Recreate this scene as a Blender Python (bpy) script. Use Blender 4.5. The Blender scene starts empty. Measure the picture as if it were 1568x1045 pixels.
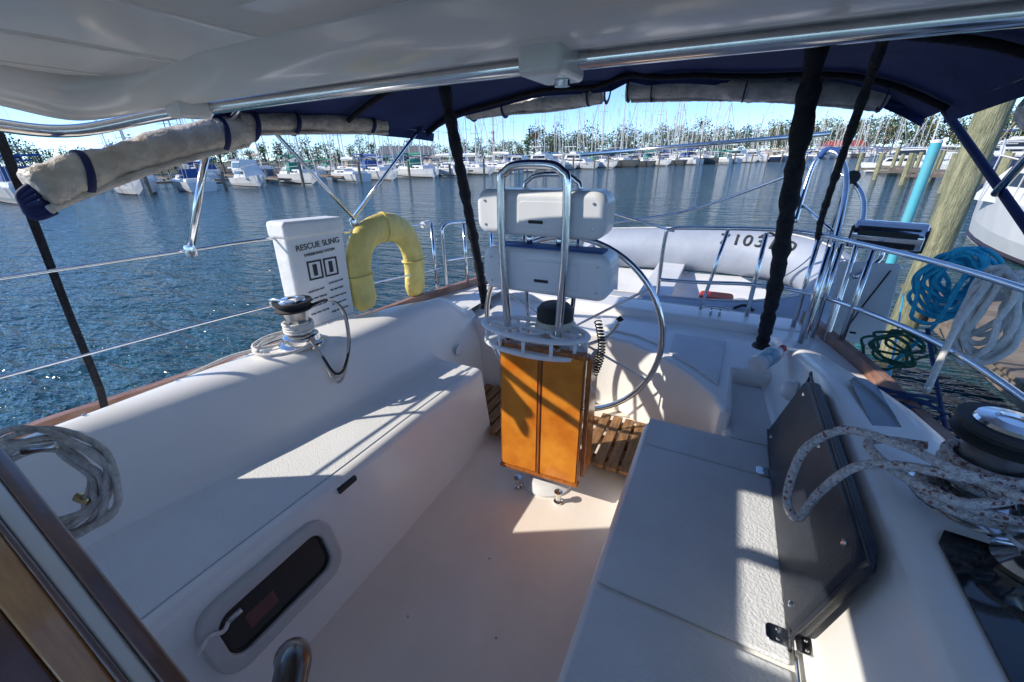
import bpy, bmesh, math, random
from mathutils import Vector, Matrix
random.seed(7)
SC=bpy.context.scene
COL=bpy.context.collection
# ------------------------------------------------------------------ materials
MATS={}
def mat(name,col,rough=.5,metal=0.,var=.0,vscale=8.,bump=0.,bscale=40.,col2=None,coat=0.,spec=.5,detail=4.,stretch=None,bdist=.01):
    if name in MATS: return MATS[name]
    m=bpy.data.materials.new(name); m.use_nodes=True
    nt=m.node_tree; b=nt.nodes['Principled BSDF']
    b.inputs['Base Color'].default_value=(*col,1); b.inputs['Roughness'].default_value=rough
    b.inputs['Metallic'].default_value=metal
    b.inputs['Coat Weight'].default_value=coat
    b.inputs['Coat Roughness'].default_value=.06
    b.inputs['Specular IOR Level'].default_value=spec
    tc=nt.nodes.new('ShaderNodeTexCoord'); mp=nt.nodes.new('ShaderNodeMapping')
    nt.links.new(tc.outputs['Object'],mp.inputs[0])
    if stretch: mp.inputs['Scale'].default_value=stretch
    if var>0 or col2:
        n=nt.nodes.new('ShaderNodeTexNoise'); n.inputs['Scale'].default_value=vscale; n.inputs['Detail'].default_value=detail
        n.inputs['Roughness'].default_value=.6
        nt.links.new(mp.outputs[0],n.inputs['Vector'])
        r=nt.nodes.new('ShaderNodeValToRGB'); r.color_ramp.elements[0].position=.35; r.color_ramp.elements[1].position=.65
        c2=col2 if col2 else tuple(c*(1-var) for c in col)
        r.color_ramp.elements[0].color=(*c2,1); r.color_ramp.elements[1].color=(*col,1)
        nt.links.new(n.outputs['Fac'],r.inputs[0]); nt.links.new(r.outputs[0],b.inputs['Base Color'])
        mr=nt.nodes.new('ShaderNodeMapRange'); mr.inputs['To Min'].default_value=min(1,rough*1.25); mr.inputs['To Max'].default_value=rough*.85
        nt.links.new(n.outputs['Fac'],mr.inputs['Value']); nt.links.new(mr.outputs[0],b.inputs['Roughness'])
    if bump>0:
        n=nt.nodes.new('ShaderNodeTexNoise'); n.inputs['Scale'].default_value=bscale; n.inputs['Detail'].default_value=3
        nt.links.new(mp.outputs[0],n.inputs['Vector'])
        bp=nt.nodes.new('ShaderNodeBump'); bp.inputs['Strength'].default_value=bump; bp.inputs['Distance'].default_value=bdist
        nt.links.new(n.outputs['Fac'],bp.inputs['Height']); nt.links.new(bp.outputs[0],b.inputs['Normal'])
    MATS[name]=m; return m
GEL=mat('gelcoat',(.91,.89,.85),.30,var=.05,vscale=3,bump=.02,bscale=6,coat=.25)
GELC=mat('gelcoat_cream',(.93,.84,.75),.38,col2=(.85,.75,.65),vscale=3.5,bump=.06,bscale=60,coat=.1,detail=9,stretch=(1,.6,1))
NSK=mat('nonskid',(.84,.84,.82),.6,var=.08,vscale=4,bump=.6,bscale=170,bdist=.005,detail=8)
NSKB=mat('nonskid_b',(.78,.80,.82),.6,var=.10,vscale=4,bump=.7,bscale=140,bdist=.006,detail=8)
CHR=mat('stainless',(.78,.79,.80),.13,1.,var=.12,vscale=20)
CHRD=mat('stainless_dull',(.55,.56,.57),.3,1.,var=.2,vscale=12)
BLK=mat('black_fabric',(.010,.011,.018),.85,bump=.8,bscale=70,var=.4,vscale=30)
VIN=mat('black_vinyl',(.026,.032,.045),.42,bump=.25,bscale=200,var=.3,vscale=6)
DGL=mat('dark_glass',(.012,.014,.018),.08,var=.3,vscale=6,coat=.5)
RUB=mat('rubber',(.02,.02,.02),.6,var=.2)
NAVY=mat('navy_canvas',(.010,.025,.125),.85,var=.25,vscale=3,bump=.3,bscale=120)
NAVYS=mat('navy_strap',(.008,.016,.09),.7,var=.2)
CURT=mat('curtain_roll',(.66,.58,.48),.4,bump=1.,bscale=22,col2=(.46,.39,.31),vscale=14,bdist=.02)
CLEAR=mat('vinyl_grey',(.60,.57,.53),.22,col2=(.34,.32,.30),vscale=11,bump=.9,bscale=14,bdist=.025)
YEL=mat('yellow_vinyl',(.86,.68,.20),.5,var=.15,vscale=10,bump=.6,bscale=12,bdist=.03)
BAG=mat('white_vinyl',(.82,.82,.80),.45,var=.1,vscale=5,bump=.6,bscale=8,bdist=.02)
PLA=mat('white_plastic',(.80,.81,.82),.35,var=.05,vscale=5)
FRM=mat('portlight_frame',(.58,.58,.56),.35,var=.08,vscale=8)
POD=mat('pod_plastic',(.74,.75,.77),.30,var=.06,vscale=4,coat=.2)
TEAK=mat('teak_weathered',(.42,.22,.09),.6,col2=(.20,.10,.045),vscale=9,stretch=(6,1,6),bump=.4,bscale=40)
TOE=mat('toe_rail_wood',(.22,.10,.06),.45,col2=(.36,.22,.17),vscale=6,stretch=(4,1,4),bump=.2)
BURL=mat('varnished_burl',(.94,.36,.035),.2,col2=(.68,.19,.012),vscale=7,detail=10,coat=.6)
VARN=mat('varnished_frame',(.50,.17,.03),.2,col2=(.30,.09,.018),vscale=10,stretch=(6,6,1),coat=.6)
VARH=mat('varnished_hatch',(.70,.32,.08),.28,col2=(.50,.20,.045),vscale=9,stretch=(1,10,8),coat=.5,detail=8)
MAHO=mat('mahogany_trim',(.18,.06,.026),.35,col2=(.09,.03,.016),vscale=9,stretch=(1,8,8),coat=.3)
BEIGE=mat('pedestal_beige',(.62,.56,.44),.4,var=.08)
ROPEW=mat('rope_white',(.82,.79,.74),.8,col2=(.66,.63,.58),vscale=60,bump=1.,bscale=260,bdist=.004)
ROPEG=mat('rope_grey',(.64,.59,.54),.85,col2=(.42,.39,.36),vscale=60,bump=1.,bscale=260,bdist=.004)
ROPEB=mat('rope_blue',(.03,.50,.70),.7,col2=(.02,.34,.54),vscale=50,bump=1.,bscale=200,bdist=.004)
ROPEN=mat('rope_navy',(.02,.06,.18),.8,var=.3,vscale=60,bump=1.,bscale=200)
ROPEGR=mat('rope_green',(.03,.16,.11),.8,var=.3,vscale=60,bump=1.,bscale=200)
BLUEP=mat('blue_cover',(.03,.10,.33),.6,var=.2)
CYAN=mat('cyan_wrap',(.08,.50,.62),.4,col2=(.16,.45,.50),vscale=3,bump=.4,bscale=8)
PILE=mat('piling_wood',(.44,.42,.25),.85,col2=(.18,.19,.11),vscale=5,stretch=(6,6,.7),bump=.9,bscale=20,detail=8,bdist=.03)
DOCKM=mat('dock_wood',(.27,.22,.17),.85,col2=(.16,.13,.10),vscale=4,bump=.6,bscale=12)
DING=mat('hypalon_grey',(.40,.44,.51),.5,var=.12,vscale=5,bump=.35,bscale=7,bdist=.02)
DINGL=mat('dinghy_light',(.76,.77,.78),.5,var=.12,vscale=5)
RED=mat('red_paint',(.5,.03,.02),.5,var=.1)
def fleck():
    m=bpy.data.materials.new('rope_flecked'); m.use_nodes=True; nt=m.node_tree; b=nt.nodes['Principled BSDF']
    b.inputs['Roughness'].default_value=.85
    tc=nt.nodes.new('ShaderNodeTexCoord'); v=nt.nodes.new('ShaderNodeTexVoronoi'); v.inputs['Scale'].default_value=165
    nt.links.new(tc.outputs['Object'],v.inputs['Vector'])
    sp=nt.nodes.new('ShaderNodeSeparateColor'); nt.links.new(v.outputs['Color'],sp.inputs[0])
    r=nt.nodes.new('ShaderNodeValToRGB'); r.color_ramp.interpolation='CONSTANT'
    r.color_ramp.elements[0].color=(.34,.15,.13,1); r.color_ramp.elements[1].position=.10; r.color_ramp.elements[1].color=(.70,.66,.63,1)
    e=r.color_ramp.elements.new(.6); e.color=(.54,.50,.48,1)
    nt.links.new(sp.outputs[0],r.inputs[0]); nt.links.new(r.outputs[0],b.inputs['Base Color'])
    n=nt.nodes.new('ShaderNodeTexVoronoi'); n.inputs['Scale'].default_value=260
    nt.links.new(tc.outputs['Object'],n.inputs['Vector'])
    bp=nt.nodes.new('ShaderNodeBump'); bp.inputs['Strength'].default_value=1.; bp.inputs['Distance'].default_value=.004
    nt.links.new(n.outputs['Distance'],bp.inputs['Height']); nt.links.new(bp.outputs[0],b.inputs['Normal'])
    return m
ROPEF=fleck()
# ------------------------------------------------------------------ builders
def empty(name,parent=None):
    e=bpy.data.objects.new(name,None); e.empty_display_size=.1; COL.objects.link(e)
    if parent: e.parent=parent
    return e
def mk(name,verts,faces,m,parent=None,smooth=False,bevel=0,seg=2,solid=0,soff=-1):
    me=bpy.data.meshes.new(name); me.from_pydata([tuple(v) for v in verts],[],faces); me.update()
    bm=bmesh.new(); bm.from_mesh(me); bmesh.ops.recalc_face_normals(bm,faces=bm.faces); bm.to_mesh(me); bm.free()
    ob=bpy.data.objects.new(name,me); COL.objects.link(ob)
    if m: me.materials.append(m)
    if smooth: me.polygons.foreach_set('use_smooth',[True]*len(me.polygons))
    if solid:
        md=ob.modifiers.new('s','SOLIDIFY'); md.thickness=solid; md.offset=soff
    if bevel:
        md=ob.modifiers.new('b','BEVEL'); md.width=bevel; md.segments=seg; md.limit_method='ANGLE'; md.angle_limit=math.radians(35)
        me.polygons.foreach_set('use_smooth',[True]*len(me.polygons))
        wn=ob.modifiers.new('w','WEIGHTED_NORMAL'); wn.keep_sharp=True
    if parent: ob.parent=parent
    return ob
BF=[(0,1,3,2),(4,6,7,5),(0,4,5,1),(2,3,7,6),(0,2,6,4),(1,5,7,3)]
def box(name,x0,x1,y0,y1,z0,z1,m,parent=None,bevel=.0,seg=2,M=None):
    vs=[Vector((x,y,z)) for x in (x0,x1) for y in (y0,y1) for z in (z0,z1)]
    if M: vs=[M@v for v in vs]
    return mk(name,vs,BF,m,parent,bevel=bevel,seg=seg)
def prism(name,poly,z0,z1,m,parent=None,bevel=0,seg=2,M=None):
    n=len(poly); vs=[Vector((p[0],p[1],z0)) for p in poly]+[Vector((p[0],p[1],z1)) for p in poly]
    if M: vs=[M@v for v in vs]
    fs=[tuple(range(n))[::-1],tuple(range(n,2*n))]+[(i,(i+1)%n,n+(i+1)%n,n+i) for i in range(n)]
    return mk(name,vs,fs,m,parent,bevel=bevel,seg=seg)
def rrect(w,h,r,n=5):
    out=[]
    for cx,cy,a0 in ((w/2-r,h/2-r,0),(-w/2+r,h/2-r,90),(-w/2+r,-h/2+r,180),(w/2-r,-h/2+r,270)):
        for i in range(n+1):
            a=math.radians(a0+90*i/n); out.append((cx+r*math.cos(a),cy+r*math.sin(a)))
    return out
def catmull(pts,n=8,closed=False):
    P=[Vector(p) for p in pts]; out=[]
    N=len(P); rng=range(N if closed else N-1)
    for i in rng:
        if closed: p0,p1,p2,p3=P[(i-1)%N],P[i],P[(i+1)%N],P[(i+2)%N]
        else: p0,p1,p2,p3=P[max(i-1,0)],P[i],P[i+1],P[min(i+2,N-1)]
        for k in range(n):
            t=k/n
            out.append(.5*((2*p1)+(-p0+p2)*t+(2*p0-5*p1+4*p2-p3)*t*t+(-p0+3*p1-3*p2+p3)*t**3))
    if not closed: out.append(P[-1])
    return out
def sweep(path,r,closed=False,seg=10,flat=None,jit=0):
    P=[Vector(p) for p in path]; N=len(P); vs=[];fs=[]
    up=None
    for i in range(N):
        if closed: t=(P[(i+1)%N]-P[i-1])
        else: t=P[min(i+1,N-1)]-P[max(i-1,0)]
        if t.length<1e-9: t=Vector((0,0,1))
        t.normalize()
        if up is None:
            up=Vector((0,0,1)) if abs(t.z)<.9 else Vector((1,0,0))
        up=(up-t*up.dot(t)); 
        if up.length<1e-6: up=Vector((1,0,0))-t*t.x
        up.normalize(); sd=t.cross(up)
        rr=r(i/(N-1)) if callable(r) else r
        for k in range(seg):
            a=2*math.pi*k/seg; q=rr*(1+jit*random.uniform(-1,1))
            fx=flat[0] if flat else 1; fy=flat[1] if flat else 1
            vs.append(P[i]+up*math.cos(a)*q*fx+sd*math.sin(a)*q*fy)
    R=N if closed else N-1
    for i in range(R):
        for k in range(seg):
            a=i*seg+k;b=i*seg+(k+1)%seg;c=((i+1)%N)*seg+(k+1)%seg;d=((i+1)%N)*seg+k
            fs.append((a,b,c,d))
    if not closed:
        fs.append(tuple(range(seg))[::-1]); fs.append(tuple((N-1)*seg+k for k in range(seg)))
    return vs,fs
def tube(name,pts,r,m,parent=None,smooth=True,n=8,closed=False,seg=10,flat=None,jit=0):
    path=catmull(pts,n,closed) if smooth else pts
    vs,fs=sweep(path,r,closed,seg,flat,jit)
    return mk(name,vs,fs,m,parent,smooth=True)
def lathe(name,prof,c,m,parent=None,seg=32,M=None):
    vs=[];fs=[]
    for (r,z) in prof:
        for k in range(seg):
            a=2*math.pi*k/seg; v=Vector((r*math.cos(a),r*math.sin(a),z))
            if M: v=M@v
            vs.append(v+Vector(c))
    for i in range(len(prof)-1):
        for k in range(seg):
            fs.append((i*seg+k,i*seg+(k+1)%seg,(i+1)*seg+(k+1)%seg,(i+1)*seg+k))
    fs.append(tuple(range(seg))); fs.append(tuple((len(prof)-1)*seg+k for k in range(seg)))
    ob=mk(name,vs,fs,m,parent,smooth=True)
    md=ob.modifiers.new('e','EDGE_SPLIT'); md.split_angle=math.radians(40)
    return ob
def roundprof(pts,rad,k=4):
    out=[]
    for i,(p,r) in enumerate(zip(pts,rad)):
        p=Vector((p[0],p[1],0))
        if r<=0 or i in(0,len(pts)-1): out.append((p.x,p.y)); continue
        a=Vector((*pts[i-1],0))-p; b=Vector((*pts[i+1],0))-p
        ra=min(r,a.length*.49); rb=min(r,b.length*.49)
        A=p+a.normalized()*ra; B=p+b.normalized()*rb
        for j in range(k+1):
            t=j/k; q=A*(1-t)**2+p*2*t*(1-t)+B*t*t; out.append((q.x,q.y))
    return out
def loft(name,st,rad,m,parent,k=4):
    vs=[];fs=[];n=None
    for y,pr in st:
        rp=roundprof(pr,rad,k); n=len(rp)
        for x,z in rp: vs.append((x,y,z))
    for i in range(len(st)-1):
        for j in range(n-1): fs.append((i*n+j,i*n+j+1,(i+1)*n+j+1,(i+1)*n+j))
    ob=mk(name,vs,fs,m,parent,smooth=True)
    md=ob.modifiers.new('e','EDGE_SPLIT'); md.split_angle=math.radians(50)
    return ob
def itp(tab,y):
    if y<=tab[0][0]: return tab[0][1]
    for (a,va),(b,vb) in zip(tab,tab[1:]):
        if y<=b:
            t=(y-a)/(b-a); t=t*t*(3-2*t)*.5+t*.5; return va+(vb-va)*t
    return tab[-1][1]
# ================================================================== THE BOAT
boat=empty('sailboat_cockpit')
mk('sole',[(-.9,-.3,0),(.9,-.3,0),(.9,2.5,0),(-.9,2.5,0)],[(0,1,2,3)],GELC,boat)
JL=[(-.3,-1.10),(.17,-1.05),(.6,-.96),(.93,-.87),(1.31,-.82),(1.66,-.80),(2.1,-.78)]
CI=[(-.3,-1.28),(.27,-1.21),(.63,-1.13),(1.07,-.98),(1.48,-.93),(2.1,-.89)]
CO=[(-.3,-1.38),(.5,-1.31),(.97,-1.26),(1.33,-1.24),(1.6,-1.12),(1.87,-1.0),(2.1,-.95)]
TO=[(-.3,-1.72),(.26,-1.66),(.68,-1.57),(1.09,-1.49),(2.0,-1.32),(2.9,-1.12),(3.3,-1.0)]
CZ=[(-.3,.72),(1.7,.72),(1.95,.70),(2.15,.56)]
def yl(a,b,n): return [a+(b-a)*i/n for i in range(n+1)]
EL=[(-.3,-.56),(.14,-.55),(1.0,-.52),(1.66,-.49)]
st=[]
for y in yl(-.3,1.66,14):
    j=itp(JL,y);ci=itp(CI,y);co=itp(CO,y);to=itp(TO,y);cz=itp(CZ,y)
    st.append((y,[(-.44,-.02),(itp(EL,y),.43),(j,.43),(ci,cz),(co,cz),(co-.05,.55),(to,.55)]))
loft('bench_and_coaming_starboard',st,[0,.035,.05,.07,.07,.05,0],GEL,boat)
vs=[];fs=[]
ys=yl(-.25,1.60,14)
for y in ys: vs+= [(itp(EL,y)-.045,y,.4335),(itp(JL,y)+.05,y,.4335)]
for i in range(len(ys)-1): fs.append((2*i,2*i+1,2*i+3,2*i+2))
mk('seat_nonskid',vs,fs,NSK,boat)
mk('bench_end',[(-.44,1.659,0),(-.488,1.659,.40),(-.505,1.659,.425),(-.53,1.659,.43),(-.82,1.659,.43),(-.82,1.659,0)],[(0,1,2,3,4,5)],GEL,boat)
st=[]
for y in yl(1.66,2.2,8):
    ci=itp(CI,y);co=itp(CO,y);to=itp(TO,y);cz=itp(CZ,y)
    st.append((y,[(-.76,-.02),(-.78,.36),(-.80,.43),(ci,cz),(co,cz),(co-.05,.55),(to,.55)]))
loft('helm_well_side',st,[0,.02,.04,.07,.07,.05,0],GEL,boat)
lathe('speaker_ring',[(.035,0),(.035,.008),(.02,.012),(.0,.012)],(-.775,1.86,.40),PLA,boat,M=Matrix.Rotation(math.radians(90),3,'Y'))
def strip_tube(name,tab,z,w,h,m,par,sgn=1,y0=-.3,y1=2.88):
    vs=[];fs=[]
    ys=yl(y0,y1,20)
    for y in ys:
        x=itp(tab,y)*sgn
        vs+=[(x-w/2,y,z-.03),(x-w/2+.006,y,z+h),(x+w/2-.006,y,z+h),(x+w/2,y,z-.03)]
    for i in range(len(ys)-1):
        for j in range(3): fs.append((i*4+j,i*4+j+1,i*4+j+5,i*4+j+4))
    fs.append((0,1,2,3)); return mk(name,vs,fs,m,par)
strip_tube('toe_rail_starboard',TO,.56,.05,.045,TOE,boat)
strip_tube('toe_rail_port',TO,.56,.05,.045,TOE,boat,-1)
vs=[];fs=[]
for y in yl(-.3,2.87,16):
    x=itp(TO,y)
    vs+=[(x,y,.555),(x+.08,y,-.3),(x+.35,y,-1.2)]
for i in range(16):
    for j in range(2): fs.append((i*3+j,i*3+j+1,i*3+j+4,i*3+j+3))
mk('hull_side_starboard',vs,fs,GEL,boat,smooth=True)
mk('hull_side_port',[(-v[0],v[1],v[2]) for v in vs],fs,GEL,boat,smooth=True)
PB=[(-.3,.92),(1.2,.92),(1.7,.92),(2.0,.90)]
PT=[(-.3,1.0),(.8,.98),(1.5,.975),(1.9,.95),(2.3,.90)]
PZ=[(-.3,.80),(1.2,.80),(1.6,.78),(1.95,.72),(2.3,.60),(2.5,.56)]
PO=[(-.3,1.34),(.8,1.31),(1.4,1.24),(1.8,1.12),(2.3,1.0)]
st=[]
for y in yl(-.3,2.5,22):
    pz=itp(PZ,y); po=itp(PO,y)
    st.append((y,[(itp(PB,y)-.02,.425),(itp(PB,y)+.01,.445),(itp(PT,y),pz),(po,pz-.015),(po+.07,.55),(-itp(TO,y),.55)]))
loft('coaming_port',st,[0,.03,.06,.09,.05,0],GEL,boat,k=5)
prism('bench_port',[(.41,-.3),(.41,1.56),(.44,1.60),(.93,1.60),(.93,-.3)],0,.425,GEL,boat,bevel=.03,seg=4)
box('bench_port_aft',.72,.96,1.601,2.1,0,.422,GEL,boat,bevel=.02)
box('locker_lid_aft',.428,.88,.745,1.39,.425,.440,NSKB,boat,bevel=.007)
box('locker_lid_fore',.428,.88,-.28,.730,.425,.440,NSKB,boat,bevel=.007)
box('lid_end_strip',.428,.88,1.40,1.585,.425,.436,NSKB,boat,bevel=.006)
box('side_strip',.745,.93,1.60,2.08,.422,.430,NSKB,boat,bevel=.004)
HS=[(-.77,2.12),(-.45,2.2),(0,2.24),(.2,2.2),(.40,2.08),(.55,1.95),(.66,1.80),(.70,1.68),(.74,1.66),(.74,2.10),(.95,2.12),(1.02,2.5),(1.04,2.82),(-1.0,2.82),(-.95,2.5),(-.9,2.15)]
prism('helm_seat',HS,0,.50,GEL,boat,bevel=.03,seg=4)
prism('helm_seat_lid',[(-.05,2.34),(.22,2.30),(.36,2.22),(.36,2.52),(-.05,2.54)],.50,.512,GEL,boat,bevel=.006)
prism('helm_seat_lid_port',[(.42,2.14),(.56,2.02),(.68,1.88),(.70,2.42),(.42,2.42)],.50,.513,NSKB,boat,bevel=.006)
prism('stern_deck',[(-1.10,2.62),(1.12,2.62),(1.09,2.86),(-1.07,2.86)],.3,.555,GEL,boat,bevel=.03,seg=3)
mk('side_deck_stbd',[(-1.32,2.15,.552),(-.88,2.15,.552),(-.88,2.7,.552),(-1.15,2.7,.552)],[(0,1,2,3)],GEL,boat)
mk('side_deck_port',[(1.32,2.15,.547),(.88,2.15,.547),(.88,2.7,.547),(1.15,2.7,.547)],[(0,1,2,3)],GEL,boat)
mk('transom',[(-1.08,2.87,.55),(1.08,2.87,.55),(.8,2.70,-1.2),(-.8,2.70,-1.2)],[(0,1,2,3)],GEL,boat)
for y in (.35,.62,.88,1.3,1.52): lathe('canvas_snap',[(.007,0),(.006,.003),(0,.005)],(itp(CO,y)+.05,y,.722),CHRD,boat,seg=12)
for y in (.25,.95,1.25,1.62): lathe('canvas_snap',[(.007,0),(.006,.003),(0,.005)],(1.255,y,.786),CHRD,boat,seg=12)
for x,y in((-.05,.95),(.12,.70),(-.2,.62)):
    lathe('sole_plug',[(.005,0),(.004,.0015),(0,.002)],(x,y,.0),CHRD,boat,seg=10)
for x in(-.75,.62):
    cl=empty('mooring_cleat',boat)
    tube('horn',[(x-.08,2.72,.60),(x-.03,2.72,.605),(x+.03,2.72,.605),(x+.08,2.72,.60)],.011,CHR,cl)
    for dx in(-.025,.025): tube('leg',[(x+dx,2.72,.555),(x+dx,2.72,.60)],.009,CHR,cl,smooth=False)
for y,x in ((1.41,.885),(.80,.885)):
    h=empty('lid_hinge_%d'%int(y*10),boat)
    for dx in(-.03,.028):
        prism('leaf',[(x+dx+px,y+py) for px,py in rrect(.05,.045,.012)],.4405,.446,CHR,h,bevel=.002)
        for dy in(-.012,.012): lathe('screw',[(.0045,0),(.003,.0025),(0,.0025)],(x+dx,y+dy,.446),CHRD,h,seg=10)
    tube('pin',[(x,y-.024,.448),(x,y+.024,.448)],.006,CHR,h,smooth=False)
tube('lid_piano_hinge',[(.892,-.2,.437),(.892,1.38,.437)],.005,CHR,boat,smooth=False)
def facem(y,z):
    o=Vector((-.44-.100*z/.43,y,z)); ey=Vector((0,1,0)); ez=Vector((-.1,0,.43)).normalized(); en=ey.cross(ez).normalized()
    return Matrix(((ey.x,ez.x,en.x,o.x),(ey.y,ez.y,en.y,o.y),(ey.z,ez.z,en.z,o.z),(0,0,0,1)))
pl=empty('portlight')
M=facem(.395,.262)
def ring(name,po,pi,z0,z1,m,par,M,bev=.004):
    n=len(po); vs=[M@Vector((*p,z0)) for p in po]+[M@Vector((*p,z1)) for p in po]+[M@Vector((*p,z1)) for p in pi]+[M@Vector((*p,z0)) for p in pi]
    fs=[]
    for i in range(n):
        j=(i+1)%n
        for k in range(4): fs.append((k*n+i,k*n+j,((k+1)%4)*n+j,((k+1)%4)*n+i))
    return mk(name,vs,fs,m,par,bevel=bev,seg=2)
ring('frame',rrect(.43,.235,.075,8),rrect(.345,.150,.045,8),-.01,.030,FRM,pl,M,.008)
prism('glass',rrect(.35,.16,.045,8),-.005,.012,DGL,pl,M=M)
ring('gasket',rrect(.343,.148,.044,8),rrect(.329,.134,.038,8),.010,.018,RUB,pl,M,.002)
prism('label',rrect(.09,.05,.004,2),.0125,.0132,mat('label_brown',(.13,.06,.05),.5),pl,M=M@Matrix.Translation((-.06,-.01,0)))
box('seat_drain_slot',-.528,-.512,.69,.77,.385,.405,RUB,boat)
gr=empty('teak_grating')
x=-.70
while x<.66:
    y0=1.60+ (0 if -.44<x<.38 else .08); y1=2.05 if x<.35 else 2.0-(x-.35)*.9
    if not(-.11<x<.07): box('slat',x,x+.052,y0,y1,.055,.078,TEAK,gr,bevel=.003)
    x+=.068
for y in (1.66,1.83,1.99): box('batten',-.70,.52,y,y+.04,.02,.054,TEAK,gr)
# ---------------------------------------------------------------- pedestal
ped=empty('steering_pedestal')
lathe('base_flange',[(.13,0),(.13,.012),(.10,.03),(.085,.035)],(-.01,1.47,0),PLA,ped)
lathe('column',[(.085,.03),(.075,.1),(.075,.62),(.09,.72),(.10,.80),(.085,.83)],(-.01,1.54,0),PLA,ped)
for k in range(4):
    a=math.radians(45+90*k); cx,cy=-.01+.15*math.cos(a),1.45+.14*math.sin(a)
    lathe('foot',[(.022,0),(.022,.01),(.013,.014),(.013,.05),(.02,.055),(.02,.065),(0,.067)],(cx,cy,0),CHR,ped,seg=16)
for x_ in(-.10,.08): tube('guard_leg',[(x_,1.44,.05),(x_,1.44,.78)],.012,CHR,ped,smooth=False)
lathe('binnacle',[(.082,.80),(.082,.86),(.06,.865)],(-.01,1.52,0),BEIGE,ped)
lathe('compass',[(.078,.86),(.078,.905),(.06,.925),(.0,.93)],(-.01,1.52,0),RUB,ped)
tr=empty('drink_holder_tray',ped)
def ell(a,b,cx,cy,z,n=40): return [(cx+a*math.cos(2*math.pi*i/n),cy+b*math.sin(2*math.pi*i/n),z) for i in range(n)]
cx,cy=-.075,1.44
tube('rim_top',ell(.235,.105,cx,cy,.83),.012,PLA,tr,smooth=False,closed=True,flat=(.9,1.2))
prism('shelf',[(p[0],p[1]) for p in ell(.24,.108,cx,cy,0)],.742,.764,PLA,tr,bevel=.006)
for k in range(12):
    a=2*math.pi*k/12; px,py=cx+.233*math.cos(a),cy+.103*math.sin(a)
    tube('post',[(px,py,.755),(px,py,.828)],.008,PLA,tr,smooth=False,seg=8)
for dx in (-.14,0,.14):
    tube('cup_ring',ell(.055,.055,cx+dx,cy,.83,24),.007,PLA,tr,smooth=False,closed=True)
box('mid_bar',cx-.22,cx+.22,cy-.010,cy+.010,.822,.836,PLA,tr)
def hoop(y,xl,xr,z0,z1,r,nm):
    c=.07
    pts=[(xl+.02,y,z0),(xl,y,(z0+z1)/2),(xl,y,z1-c),(xl+c*.3,y,z1-c*.3),(xl+c,y,z1),(xr-c,y,z1),(xr-c*.3,y,z1-c*.3),(xr,y,z1-c),(xr,y,(z0+z1)/2),(xr-.02,y,z0)]
    tube(nm,pts,r,CHR,ped,n=6,seg=14)
hoop(1.415,-.20,.06,.76,1.47,.0165,'guard_hoop')
hoop(1.60,-.19,.05,.72,1.43,.010,'guard_hoop_inner')
def pod(nm,x0,x1,z0,z1,y0,y1):
    p=empty(nm,ped); w=x1-x0;h=z1-z0
    M=Matrix.Translation(((x0+x1)/2,y0,(z0+z1)/2))@Matrix.Rotation(math.radians(90),4,'X')
    prism('housing',rrect(w,h,.05,8),-(y1-y0),0,POD,p,M=M,bevel=.028,seg=7)
    prism('recess_panel',rrect(w*.42,h*.55,.02,5),0.0005,.003,POD,p,M=M@Matrix.Translation((.04,0,0)),bevel=.002)
    prism('data_plate',rrect(.06,.012,.002,2),.0035,.005,RUB,p,M=M@Matrix.Translation((.0,-h*.16,0)))
    for sx in(-1,1):
        for sy in(-1,1):
            lathe('screw',[(.005,0),(.005,.003),(0,.004)],M@Vector((sx*(w/2-.045),sy*(h/2-.04),.0005)),CHRD,p,seg=12,M=Matrix.Rotation(math.radians(90),3,'X'))
    return p
pod('instrument_pod_upper',-.33,.20,1.215,1.385,1.435,1.58)
pod('instrument_pod_lower',-.31,.23,.985,1.165,1.435,1.60)
box('pod_blue_edge',-.27,.19,1.47,1.55,1.164,1.172,BLUEP,ped,bevel=.003)
for x in (-.13,.0): tube('pod_riser',[(x,1.52,1.16),(x,1.52,1.22)],.013,CHR,ped,smooth=False)
tube('throttle_lever',[(.12,1.56,.74),(.20,1.60,.78),(.25,1.60,.86)],.008,CHR,ped)
lathe('throttle_knob',[(0,-.016),(.016,0),(0,.016)],(.25,1.60,.87),RUB,ped,seg=16)
cp=[]
for i in range(200):
    t=i/199; a=t*2*math.pi*18; cp.append((.19+.014*math.cos(a)+.025*math.sin(t*3),1.47+.014*math.sin(a),.90-.24*t))
tube('coiled_cord',cp,.0028,RUB,ped,smooth=False,seg=6)
# ---------------------------------------------------------------- wheel
wh=empty('steering_wheel')
WC=Vector((-.04,1.76,.71)); WR=.455
tube('rim',[(WC.x+WR*math.cos(2*math.pi*i/64),WC.y,WC.z+WR*math.sin(2*math.pi*i/64)) for i in range(64)],.0135,CHR,wh,smooth=False,closed=True,seg=12)
for k in range(6):
    a=math.radians(35+60*k)
    tube('spoke',[WC+Vector((.03*math.cos(a),-.03,.03*math.sin(a))),WC+Vector((WR*.6*math.cos(a),-.012,WR*.6*math.sin(a))),WC+Vector((WR*math.cos(a),0,WR*math.sin(a)))],.006,CHR,wh,seg=8)
lathe('hub',[(.045,-.05),(.045,.02),(.03,.035),(0,.04)],WC,CHR,wh,M=Matrix.Rotation(math.radians(-90),3,'X'))
tube('shaft',[(WC.x,WC.y,WC.z),(-.02,1.58,.70)],.018,CHR,wh,smooth=False)
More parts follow.
